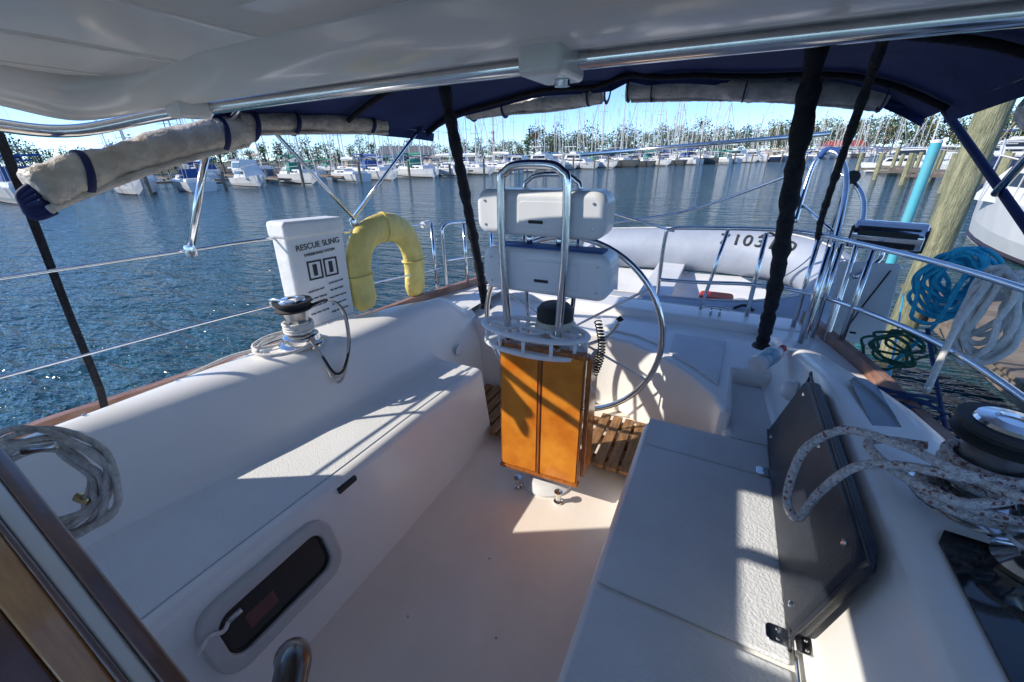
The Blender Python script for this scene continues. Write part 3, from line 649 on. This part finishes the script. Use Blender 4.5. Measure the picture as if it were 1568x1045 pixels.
tube('grip',[(.02,.185,.70),(.055,.17,.735),(.10,.13,.745),(.18,.08,.745)],lambda t:.030-.006*t,mat('dark_wood',(.05,.022,.014),.3,var=.3,coat=.5),kb,n=8,seg=16)
hc=empty('rope_coil')
Rr=Vector((.888,.46,0)); Dd=Vector((.15,-.30,-.94)).normalized()
c0=Vector((-.54,.12,.915))
for k in range(9):
    s=.70+.045*k
    pts=[]
    for j in range(20):
        a=2*math.pi*j/20
        pts.append(c0+Rr*(.150*s*math.cos(a)-.03)+Dd*(.105*s*math.sin(a)+.012*math.sin(2*a+k))+Vector((random.uniform(-.002,.002),random.uniform(-.006,.006)+.008*(k%2),.0)))
    tube('turn',pts,.0062,ROPEG,hc,n=3,closed=True,seg=8)
tube('whipping',[c0+Rr*.05+Dd*.02,c0+Rr*.075+Dd*.03],.010,mat('brass',(.45,.34,.16),.3,1.),hc,smooth=False)
re_=empty('lanyard')
tube('cord',[(-.46,.16,.33),(-.47,.20,.34),(-.47,.23,.32),(-.475,.25,.33)],.006,ROPEW,re_,seg=8)
tube('shackle',[(-.475,.25,.33),(-.47,.285,.335)],.008,CHRD,re_,smooth=False)
# ================================================================== DINGHY (hangs close behind the transom)
dg=empty('inflatable_dinghy')
pp=[(-.80,3.38,.20),(-.1,3.28,.24),(.5,3.16,.29),(.95,3.18,.34),(1.30,3.42,.42),(1.43,3.80,.52),(1.27,4.18,.60),(.8,4.40,.62),(0,4.50,.58),(-.80,4.52,.52)]
path=catmull(pp,8)
DR=.215
vs,fs=sweep(path,lambda t:DR*(1-.6*max(0,abs(t-.5)*2-.93)/.07),seg=24)
mk('buoyancy_tube',vs,fs,DING,dg,smooth=True)
tube('rubbing_strake',[Vector(p)+Vector(((.21 if p[0]>1.1 else 0),(-.21 if p[1]<3.3 else .0),.0)) for p in pp[:5]],.020,RUB,dg,seg=8)
tube('grab_line',[Vector(p)+Vector((0,0,DR+.006)) for p in pp],.007,ROPEW,dg,seg=6)
mk('floor',[(-.7,3.45,.16),(.9,3.35,.24),(1.2,3.8,.36),(.8,4.3,.42),(-.7,4.4,.36)],[(0,1,2,3,4)],DINGL,dg)
box('transom_board',-.70,-.66,3.40,4.45,.05,.62,DINGL,dg,bevel=.01)
prism('thwart',[(.05,3.2),(.30,3.2),(.30,4.4),(.05,4.4)],.46,.49,DINGL,dg,bevel=.01)
prism('fuel_tank',[(.62+px,3.62+py) for px,py in rrect(.26,.20,.04)],.24,.42,RED,dg,bevel=.02,seg=3)
for t_ in (.3,.75):
    c=path[int(t_*len(path))]; 
    tube('handle',[c+Vector((-.06,-.1,.19)),c+Vector((0,-.12,.225)),c+Vector((.06,-.1,.19))],.01,RUB,dg,seg=6)
fine=catmull(pp,40)
far=[q for q in fine[200:] ][::-1]
acc=0; L_=[0]
for a,b in zip(far,far[1:]): acc+=(b-a).length; L_.append(acc)
def at(s):
    for i,v in enumerate(L_):
        if v>=s: return far[i],(far[min(i+1,len(far)-1)]-far[i-1]).normalized()
    return far[-1],(far[-1]-far[-2]).normalized()
s0=1.42
for ch in "7103 MD":
    c,t=at(s0); inner=Vector((t.y,-t.x,0)).normalized()
    nrm=(inner*.72+Vector((0,0,.69))).normalized(); upv=nrm.cross(t).normalized()
    if upv.z<0: upv=-upv
    xx=upv.cross(nrm).normalized()
    Mx=Matrix(((xx.x,upv.x,nrm.x,0),(xx.y,upv.y,nrm.y,0),(xx.z,upv.z,nrm.z,0),(0,0,0,1)))
    if ch!=' ': text(ch,.16,c+nrm*(DR+.002)-upv*.055,Mx,INK,dg,.006)
    s0+=.110 if ch!=' ' else .05
# ================================================================== WATER
def water():
    m=bpy.data.materials.new('water'); m.use_nodes=True; nt=m.node_tree; b=nt.nodes['Principled BSDF']
    b.inputs['Roughness'].default_value=.06; b.inputs['IOR'].default_value=1.33
    tc=nt.nodes.new('ShaderNodeTexCoord')
    big=nt.nodes.new('ShaderNodeTexNoise'); big.inputs['Scale'].default_value=.05; nt.links.new(tc.outputs['Object'],big.inputs['Vector'])
    cr=nt.nodes.new('ShaderNodeValToRGB'); cr.color_ramp.elements[0].position=.35; cr.color_ramp.elements[1].position=.65
    cr.color_ramp.elements[0].color=(.010,.045,.062,1); cr.color_ramp.elements[1].color=(.016,.066,.074,1)
    nt.links.new(big.outputs['Fac'],cr.inputs[0]); nt.links.new(cr.outputs[0],b.inputs['Base Color'])
    mp=nt.nodes.new('ShaderNodeMapping'); mp.inputs['Rotation'].default_value=(0,0,math.radians(-35)); mp.inputs['Scale'].default_value=(.75,2.2,1)
    nt.links.new(tc.outputs['Object'],mp.inputs[0])
    prev=None
    for s,w in ((.40,.80),(1.3,.62),(4.0,.30),(10,.08)):
        n=nt.nodes.new('ShaderNodeTexNoise'); n.inputs['Scale'].default_value=s; n.inputs['Detail'].default_value=2; n.inputs['Distortion'].default_value=.5
        nt.links.new(mp.outputs[0],n.inputs['Vector'])
        k=nt.nodes.new('ShaderNodeMath'); k.operation='MULTIPLY'; k.inputs[1].default_value=w; nt.links.new(n.outputs['Fac'],k.inputs[0])
        if prev is None: prev=k
        else:
            a=nt.nodes.new('ShaderNodeMath'); a.operation='ADD'; nt.links.new(prev.outputs[0],a.inputs[0]); nt.links.new(k.outputs[0],a.inputs[1]); prev=a
    bp=nt.nodes.new('ShaderNodeBump'); bp.inputs['Strength'].default_value=1.; bp.inputs['Distance'].default_value=.27
    nt.links.new(prev.outputs[0],bp.inputs['Height']); nt.links.new(bp.outputs[0],b.inputs['Normal'])
    return m
mk('water',[(-3000,-3000,-.9),(3000,-3000,-.9),(3000,3000,-.9),(-3000,3000,-.9)],[(0,1,2,3)],water(),None)
# ================================================================== MARINA
WH=mat('boat_white',(.74,.75,.74),.35,var=.08,vscale=1); NB=mat('boat_navy',(.02,.04,.10),.3,var=.1)
TAN=mat('boat_tan',(.35,.28,.20),.7,var=.1); GRN=mat('cover_green',(.02,.22,.16),.7,var=.1); CBL=mat('cover_blue',(.03,.09,.28),.7,var=.1)
ALU=mat('mast_alu',(.76,.73,.68),.45,.0,var=.1); WIN=mat('boat_window',(.02,.025,.03),.1)
BOOT=mat('boot_stripe',(.03,.02,.025),.5,var=.1); GRY=mat('cover_grey',(.35,.36,.38),.7,var=.1)
DHULL=mat('boat_dark',(.09,.10,.10),.4,var=.2)
class MB:
    def __init__(s): s.v=[];s.f=[];s.m=[];s.mats=[]
    def mi(s,m):
        if m not in s.mats: s.mats.append(m)
        return s.mats.index(m)
    def add(s,vs,fs,m):
        o=len(s.v); s.v+= [tuple(v) for v in vs]; s.f+=[tuple(o+i for i in f) for f in fs]; s.m+=[s.mi(m)]*len(fs)
    def box(s,x0,x1,y0,y1,z0,z1,m): s.add([(x,y,z) for x in(x0,x1) for y in(y0,y1) for z in(z0,z1)],BF,m)
    def tub(s,pts,r,m,seg=5):
        vs,fs=sweep(pts,r,seg=seg); s.add(vs,fs,m)
    def frus(s,x0,x1,y0,y1,z0,z1,tx,ty,m):
        s.add([(x0,y0,z0),(x1,y0,z0),(x1,y1,z0),(x0,y1,z0),(x0+tx,y0+ty,z1),(x1-tx,y0+ty,z1),(x1-tx,y1-ty,z1),(x0+tx,y1-ty,z1)],[(0,1,2,3),(4,5,6,7),(0,1,5,4),(1,2,6,5),(2,3,7,6),(3,0,4,7)],m)
    def mesh(s,name):
        me=bpy.data.meshes.new(name); me.from_pydata(s.v,[],s.f); 
        for m in s.mats: me.materials.append(m)
        me.polygons.foreach_set('material_index',s.m); me.update()
        bm=bmesh.new(); bm.from_mesh(me); bmesh.ops.recalc_face_normals(bm,faces=bm.faces); bm.to_mesh(me); bm.free()
        return me
def hull(b,L,B,fb,m,sheer=.3):
    st=[];N=12
    for i in range(N+1):
        t=i/N; y=-L/2+L*t
        w=B/2*(.78+.22*math.sin(min(t,.45)/.45*math.pi/2)) if t<.45 else B/2*max(.01,math.cos((t-.45)/.55*math.pi/2)**.75)
        z=fb+sheer*max(0,t-.3)**1.5
        st.append([( -w,y+(.25*(t>.95)),z),(-w*.93,y,z*.4),(-w*.80,y-(.5*(t>.95)),-.05),(-w*.5,y-(.7*(t>.95)),-.4),(w*.5,y-(.7*(t>.95)),-.4),(w*.80,y-(.5*(t>.95)),-.05),(w*.93,y,z*.4),(w,y+(.25*(t>.95)),z)])
    vs=[p for s_ in st for p in s_]; fs=[]
    for i in range(N):
        for j in range(7): fs.append((i*8+j,i*8+j+1,(i+1)*8+j+1,(i+1)*8+j))
    fs.append(tuple(range(8)))
    b.add(vs,fs,m)
    dk=[(s_[0][0],s_[0][1],s_[0][2]-.02) for s_ in st]+[(s_[7][0],s_[7][1],s_[7][2]-.02) for s_ in st][::-1]
    b.add(dk,[tuple(range(len(dk)))],WH)
    b.tub([(st[i][2][0]*1.05,st[i][2][1],.10) for i in range(N)],.07,BOOT,4)
    b.tub([(st[i][5][0]*1.05,st[i][5][1],.10) for i in range(N)],.07,BOOT,4)
def sailboat(L,H,hm,cv,dodger=True,ketch=False,furl=True):
    b=MB(); B=L*.31; fb=L*.098
    hull(b,L,B,fb,hm)
    b.frus(-B*.27,B*.27,-L*.12,L*.26,fb,fb+.45,.12,.35,WH)
    for s in(-1,1):
        b.box(s*B*.262-.01,s*B*.262+.01,-L*.08,L*.02,fb+.14,fb+.30,WIN); b.box(s*B*.255-.01,s*B*.255+.01,L*.05,L*.14,fb+.14,fb+.28,WIN)
    b.frus(-B*.36,B*.36,-L*.42,-L*.13,fb,fb+.28,.1,.1,WH)
    if dodger:
        b.frus(-B*.3,B*.3,-L*.2,-L*.06,fb+.3,fb+1.15,.15,.3,cv)
        b.frus(-B*.3,B*.3,-L*.43,-L*.24,fb+1.75,fb+1.88,.1,.1,cv)
        for sx in(-1,1):
            for yy in(-.42,-.26): b.tub([(sx*B*.3,L*yy,fb),(sx*B*.27,L*yy,fb+1.8)],.02,ALU,4)
    my=L*.08
    b.tub([(0,my,fb),(0,my,H*.6),(0,my,H)],.085,ALU,6)
    b.tub([(0,my,fb+1.55),(0,my-L*.38,fb+1.6)],.06,ALU,5)
    b.tub([(0,my-.05,fb+1.75),(0,my-L*.2,fb+1.76),(0,my-L*.37,fb+1.68)],.17,cv,8)
    for hz_ in (H*.42,H*.70): b.tub([(-B*.32,my,hz_),(0,my+.1,hz_+.05),(B*.32,my,hz_)],.03,ALU,4)
    W=.014
    bow=(0,L*.5,fb+.25)
    b.tub([bow,(0,my,H)],.05 if furl else W,cv if furl and random.random()<.5 else WH,5)
    b.tub([(0,-L*.5,fb),(0,my,H)],W,ALU,3)
    for s in(-1,1):
        b.tub([(s*B*.45,my,fb),(s*B*.32,my,H*.42),(s*B*.3,my,H*.7),(0,my,H)],W,ALU,3)
        for yy in (-.45,-.3,-.1,.1,.28,.42):
            w=B*.47 if yy<.1 else B*.47*math.cos((yy-.05)*2.6)
            b.tub([(s*w,L*yy,fb),(s*w,L*yy,fb+.7)],.018,ALU,3)
        b.tub([(s*B*.42,-L*.48,fb+.68),(s*B*.47,0,fb+.68),(s*B*.2,L*.44,fb+.85),(0,L*.5,fb+.95)],W,ALU,3)
    if ketch:
        b.tub([(0,-L*.36,fb),(0,-L*.36,H*.68)],.06,ALU,5); b.tub([(0,-L*.36,fb+1.3),(0,-L*.58,fb+1.35)],.13,cv,6)
    return b.mesh('sailboat_mesh')
def motorboat(L,hm,cv,fly=True):
    b=MB(); B=L*.33; fb=L*.11
    hull(b,L,B,fb,hm,.6)
    b.frus(-B*.40,B*.40,-L*.25,L*.30,fb,fb+.8,.15,.8,WH)
    b.frus(-B*.40+.05,B*.40-.05,-L*.20,L*.215,fb+.40,fb+.68,.06,.28,WIN)
    b.frus(-B*.36,B*.36,-L*.28,L*.12,fb+.8,fb+1.7,.12,.25,WH)
    b.frus(-B*.365,B*.365,-L*.22,L*.105,fb+1.0,fb+1.5,.07,.12,WIN)
    b.box(-B*.36,B*.36,-L*.36,L*.06,fb+1.7,fb+1.77,WH)
    if fly:
        b.frus(-B*.30,B*.30,-L*.16,L*.0,fb+1.77,fb+2.2,.08,.2,WH)
        b.frus(-B*.32,B*.32,-L*.3,L*.0,fb+3.1,fb+3.2,.1,.1,cv)
        for s in(-1,1):
            for y in(-.26,-.04): b.tub([(s*B*.3,L*y,fb+1.77),(s*B*.28,L*y,fb+3.15)],.025,ALU,4)
    for s in(-1,1):
        b.tub([(s*B*.46,0,fb+.8),(s*B*.40,L*.25,fb+1.05),(s*.1,L*.5,fb+1.4)],.02,ALU,4)
        for yy in(.0,.12,.25,.36): b.tub([(s*B*.46*math.cos(max(0,yy-.05)*2.2),L*yy,fb),(s*B*.44*math.cos(max(0,yy-.05)*2.2),L*yy,fb+.85+yy)],.018,ALU,3)
    b.tub([(0,-L*.1,fb+1.7),(0,-L*.1,fb+4.2)],.025,ALU,4)
    return b.mesh('motorboat_mesh')
SM=[sailboat(10.5,15.5,WH,CBL),sailboat(9.5,13.5,WH,GRN),sailboat(11.5,17.5,NB,TAN),sailboat(9,12.5,WH,WH,dodger=False),sailboat(11,16,DHULL,NB,ketch=True),sailboat(10,14.5,WH,GRY),sailboat(10,14,WH,CBL)]
MM=[motorboat(9,WH,CBL),motorboat(10.5,WH,WH),motorboat(7.5,WH,TAN,fly=False)]
def place(me,name,x,y,rot,s=1,z=-.9):
    o=bpy.data.objects.new(name,me); COL.objects.link(o); o.location=(x,y,z); o.rotation_euler=(random.uniform(-.02,.02),random.uniform(-.02,.02),rot); o.scale=(s,s,s); return o
LINE=[(-44,-12),(-44,0),(-44,8),(-43,18),(-40,29),(-36,41),(-31,55),(-26,69),(-20,84),(-10,100),(3,118),(16,138),(32,168),(50,205),(75,240)]
LP=[]
for a,b in zip(LINE,LINE[1:]):
    a=Vector((*a,0));b=Vector((*b,0)); n_=max(1,int((b-a).length/1.0))
    for i in range(n_): LP.append(a+(b-a)*i/n_)
def along(step,off,prob_m,start=0,jitter=1.0):
    i=start
    while i<len(LP)-2:
        p=LP[int(i)]; t=(LP[int(i)+1]-p).normalized(); nrm=Vector((-t.y,t.x,0))
        q=p+nrm*(off+random.uniform(-jitter,jitter))
        ang=math.atan2(t.y,t.x); face=ang+(math.pi if random.random()<.55 else 0)+random.uniform(-.06,.06)
        if random.random()<prob_m: place(random.choice(MM),'moored_motorboat',q.x,q.y,face,random.uniform(.85,1.0))
        else: place(random.choice(SM),'moored_sailboat',q.x,q.y,face,random.uniform(.85,1.15))
        i+=step*random.uniform(.9,1.2)
along(4.6,5.0,.16,0); along(5.4,24,.06,2,1.5); along(6.2,44,.04,3,2); along(7.5,62,.0,5,3)
def dockline(off,name):
    b=MB(); pts=[]
    for i in range(0,len(LP)-1,6):
        p=LP[i]; t=(LP[i+1]-p).normalized(); pts.append(p+Vector((-t.y,t.x,0))*off)
    for p,q in zip(pts,pts[1:]):
        t=(q-p).normalized(); nn=Vector((-t.y,t.x,0))*.9
        z=Vector((0,0,-.45)); z2=Vector((0,0,-.25))
        vs=[p-nn+z,q-nn+z,q+nn+z,p+nn+z,p-nn+z2,q-nn+z2,q+nn+z2,p+nn+z2]
        b.add(vs,[(0,1,2,3),(4,5,6,7),(0,1,5,4),(1,2,6,5),(2,3,7,6),(3,0,4,7)],DOCKM)
        for o_ in (-1.2,-12.5):
            c=p+Vector((-t.y,t.x,0))*o_+t*random.uniform(-.5,.5)
            b.tub([c+Vector((0,0,-1.5)),c+Vector((0,0,.7+random.uniform(0,.7)))],.15,DOCKM,7)
        fn=Vector((-t.y,t.x,0)); a=p; c=p-fn*9; s_=t*.35
        z=Vector((0,0,-.46)); z2=Vector((0,0,-.26))
        vs=[a-s_+z,c-s_+z,c+s_+z,a+s_+z,a-s_+z2,c-s_+z2,c+s_+z2,a+s_+z2]
        b.add(vs,[(0,1,2,3),(4,5,6,7),(0,1,5,4),(1,2,6,5),(2,3,7,6),(3,0,4,7)],DOCKM)
    o_=bpy.data.objects.new(name,b.mesh(name)); COL.objects.link(o_)
dockline(12,'marina_dock'); dockline(34,'marina_dock'); dockline(54,'marina_dock')
LANDM=mat('grass_bank',(.07,.09,.035),.95,col2=(.12,.11,.06),vscale=.05)
def arc(azd): return itp([(-120,110),(-80,122),(-50,128),(-20,178),(0,225),(15,320),(45,320),(80,260)],azd)
vs=[];fs=[];A=list(range(-120,81,4))
for a in A:
    r=arc(a); 
    for k,z in ((0,-1.0),(2,-.3),(30,.3),(900,2)): vs.append(((r+k)*math.sin(math.radians(a)),(r+k)*math.cos(math.radians(a)),z))
for i in range(len(A)-1):
    for j in range(3): fs.append((i*4+j,i*4+j+1,(i+1)*4+j+1,(i+1)*4+j))
mk('shore_bank',vs,fs,LANDM,None,smooth=True)
LF=[mat('leaf_a',(.10,.17,.05),.8,var=.3,vscale=.3),mat('leaf_b',(.15,.20,.055),.8,var=.3,vscale=.3),mat('leaf_c',(.25,.22,.07),.8,var=.3,vscale=.3),mat('leaf_d',(.21,.14,.06),.8,var=.3,vscale=.3),mat('leaf_e',(.07,.12,.05),.8,var=.3,vscale=.3)]
BARK=mat('bark',(.12,.10,.07),.9,var=.3)
b=MB()
def tree(x,y,h,z0):
    b.tub([(x,y,z0),(x+random.uniform(-.3,.3),y,z0+h*.4),(x+random.uniform(-.6,.6),y,z0+h*.8)],lambda t:.28*(1-.75*t),BARK,5)
    cl=random.randint(9,13); base=random.choice([0,0,1,1,2,3,4])
    w=h*random.uniform(.34,.50)
    for c in range(cl):
        u_=random.random(); cz=z0+h*(.20+.66*u_); k=math.sqrt(max(.08,1-((u_-.38)/.68)**2))
        an=random.uniform(0,6.283); rr=random.uniform(.2,.75)*w*k
        cx=x+rr*math.cos(an); cy=y+rr*math.sin(an); r=h*random.uniform(.13,.20)
        if c%3==0: b.tub([(x,y,z0+h*.3),(cx,cy,cz)],.07,BARK,3)
        mi=LF[base] if random.random()<.65 else random.choice(LF)
        for q in range(34):
            d=Vector((random.gauss(0,1),random.gauss(0,1),random.gauss(0,1)*.85)).normalized()*r*(random.random()**.4)*1.1
            p=Vector((cx,cy,cz))+d; s=random.uniform(.14,.30)*h/9
            u=Vector((random.gauss(0,1),random.gauss(0,1),random.gauss(0,1))).normalized(); v=u.orthogonal().normalized()
            b.add([p-u*s,p+v*s*.9,p+u*s,p-v*s*.8],[(0,1,2,3)],mi)
a=-96.
while a<40:
    for row in range(2):
        r=arc(a)+random.uniform(4,14)+row*16
        h=random.uniform(6,10)*(1.0+ .35*(a>-25))*(1+.15*row)*(r/200)**.8
        tree(r*math.sin(math.radians(a)),r*math.cos(math.radians(a)),h,-.2)
    a+=random.uniform(.9,1.6)*200/arc(a)*.74
to=bpy.data.objects.new('distant_tree_line',b.mesh('distant_tree_line')); COL.objects.link(to)
def house(x,y,rot,w,d,h,rc):
    e=empty('marina_building'); e.location=(x,y,-.3); e.rotation_euler=(0,0,rot)
    box('walls',-w/2,w/2,-d/2,d/2,0,h,WH,e)
    mk('roof',[(-w/2-.5,-d/2-.5,h),(w/2+.5,-d/2-.5,h),(w/2+.5,d/2+.5,h),(-w/2-.5,d/2+.5,h),(-w/2+1,0,h+2.2),(w/2-1,0,h+2.2)],[(0,1,5,4),(2,3,4,5),(0,4,3),(1,2,5)],rc,e)
    n_=int(w/3)
    for i in range(n_): box('window_%d'%i,-w/2+1+i*3,-w/2+2.4+i*3,-d/2-.03,-d/2+.02,h*.4,h*.75,WIN,e)
    box('door',-.5,.5,-d/2-.035,-d/2+.02,0,2.1,NB,e)
house(42,243,-.3,15,8,3.2,mat('red_roof',(.35,.05,.03),.7,var=.2)); house(-88,104,.8,16,9,3,mat('grey_roof',(.2,.2,.2),.8,var=.2))
for (x,y,rot,s,me) in ((17,62,1.2,.95,MM[2]),(27,76,1.4,1.,MM[0]),(36,92,1.4,1.1,MM[1]),(46,110,1.4,1,MM[0]),(34,112,1.3,1,SM[3]),(58,140,1.3,1,MM[1]),(48,160,1.3,1,SM[0]),(29,60,1.5,1.1,SM[2]),(38,74,1.5,1.1,SM[0]),(45,84,1.5,1,SM[5]),(70,150,1.2,1,SM[1]),(66,180,1.2,1,MM[0])):
    place(me,'moored_motorboat' if me in MM else 'moored_sailboat',x,y,rot,s)
place(motorboat(10.5,WH,CBL),'moored_motorboat',8.0,12.6,math.radians(6),1.0)
b=MB()
b.box(14.4,16.0,30,60,-.35,-.15,DOCKM)
for y in range(30,61,5):
    for x in(14.3,16.1): b.tub([(x,y,-1.6),(x+.05,y,.9+random.uniform(0,.9))],.17,PILE,8)
for i in range(4): b.box(11.5,14.4,33+7*i,33.7+7*i,-.36,-.17,DOCKM); 
for i in range(4): b.tub([(11.5,33.3+7*i,-1.6),(11.5,33.3+7*i,1.2)],.17,PILE,8)
o_=bpy.data.objects.new('wooden_pier',b.mesh('wooden_pier')); COL.objects.link(o_)
b=MB(); 
for i in range(40): b.box(2.9,4.1,1.0+.155*i,1.0+.155*i+.145,-.24,-.20,DOCKM)
b.box(2.95,3.05,1,7.2,-.42,-.245,DOCKM); b.box(3.95,4.05,1,7.2,-.42,-.245,DOCKM)
o_=bpy.data.objects.new('finger_pier',b.mesh('finger_pier')); COL.objects.link(o_)
lathe('mooring_piling',[(.14,-2.5),(.135,0),(.125,2.4),(.10,2.5)],(2.76,6.25,0),PILE,None,seg=20)
cy_=empty('wrapped_piling'); lathe('post',[(.055,-2.5),(.052,1.55)],(2.56,6.7,0),CYAN,cy_,seg=16); lathe('cap',[(.055,1.55),(.05,1.58),(.0,1.59)],(2.56,6.7,0),PLA,cy_,seg=16)
cm=empty('channel_marker'); 
for k in range(3): lathe('band_%d'%k,[(.22,0),(.21,.5)],(-36.5,66,3.9+.5*k),RED if k%2==0 else WH,cm,seg=12)
lathe('pole',[(.08,-4.9),(.07,0)],(-36.5,66,3.9),WH,cm,seg=10); lathe('topmark',[(.18,0),(0,.4)],(-36.5,66,5.4),WH,cm,seg=12)
# ================================================================== WORLD / SUN
sd=Vector((-.66,-.47,.545)).normalized()
w=bpy.data.worlds.new('World'); SC.world=w; w.use_nodes=True; nt=w.node_tree
bg=nt.nodes['Background']; sky=nt.nodes.new('ShaderNodeTexSky'); sky.sky_type='NISHITA'; sky.sun_disc=False
sky.sun_elevation=math.asin(sd.z); sky.sun_rotation=math.atan2(sd.x,sd.y); sky.air_density=.6; sky.dust_density=0.; sky.ozone_density=1.6
mx=nt.nodes.new('ShaderNodeMix'); mx.data_type='RGBA'; mx.blend_type='MULTIPLY'; mx.inputs[0].default_value=1
nt.links.new(sky.outputs[0],mx.inputs[6]); mx.inputs[7].default_value=(1.12,1.38,1.72,1)
tcw=nt.nodes.new('ShaderNodeTexCoord'); mpw=nt.nodes.new('ShaderNodeMapping'); mpw.inputs['Scale'].default_value=(1.2,1.2,9)
nt.links.new(tcw.outputs['Generated'],mpw.inputs[0])
nw=nt.nodes.new('ShaderNodeTexNoise'); nw.inputs['Scale'].default_value=2.2; nw.inputs['Detail'].default_value=7; nw.inputs['Roughness'].default_value=.6
nt.links.new(mpw.outputs[0],nw.inputs['Vector'])
mrw=nt.nodes.new('ShaderNodeMapRange'); mrw.inputs['From Min'].default_value=.52; mrw.inputs['From Max'].default_value=.80; mrw.inputs['To Max'].default_value=.30
nt.links.new(nw.outputs['Fac'],mrw.inputs['Value'])
mc=nt.nodes.new('ShaderNodeMix'); mc.data_type='RGBA'; mc.inputs[7].default_value=(4.2,4.8,5.6,1)
nt.links.new(mrw.outputs[0],mc.inputs[0]); nt.links.new(mx.outputs[2],mc.inputs[6])
nt.links.new(mc.outputs[2],bg.inputs[0]); bg.inputs[1].default_value=.15
sl=bpy.data.lights.new('sun','SUN'); sl.energy=5.0; sl.angle=math.radians(.5); sl.color=(1,.93,.82)
so=bpy.data.objects.new('sun',sl); COL.objects.link(so); so.rotation_euler=sd.to_track_quat('Z','Y').to_euler()
SC.view_settings.view_transform='Standard'; SC.view_settings.look='None'; SC.view_settings.exposure=0
# ================================================================== CAMERA
psi=math.radians(27.4);p=math.radians(24.7);ro=math.radians(1.15)
F=Vector((-math.sin(psi)*math.cos(p),math.cos(psi)*math.cos(p),-math.sin(p)))
r0=Vector((math.cos(psi),math.sin(psi),0)); u0=r0.cross(F)
R=r0*math.cos(ro)-u0*math.sin(ro); U=u0*math.cos(ro)+r0*math.sin(ro)
cd=bpy.data.cameras.new('camera'); cd.sensor_width=36; cd.lens=615/1568*36; cd.clip_start=.02; cd.clip_end=6000
cam=bpy.data.objects.new('camera',cd); COL.objects.link(cam)
cam.matrix_world=Matrix(((R.x,U.x,-F.x,.567),(R.y,U.y,-F.y,0),(R.z,U.z,-F.z,1.5),(0,0,0,1)))
SC.camera=cam
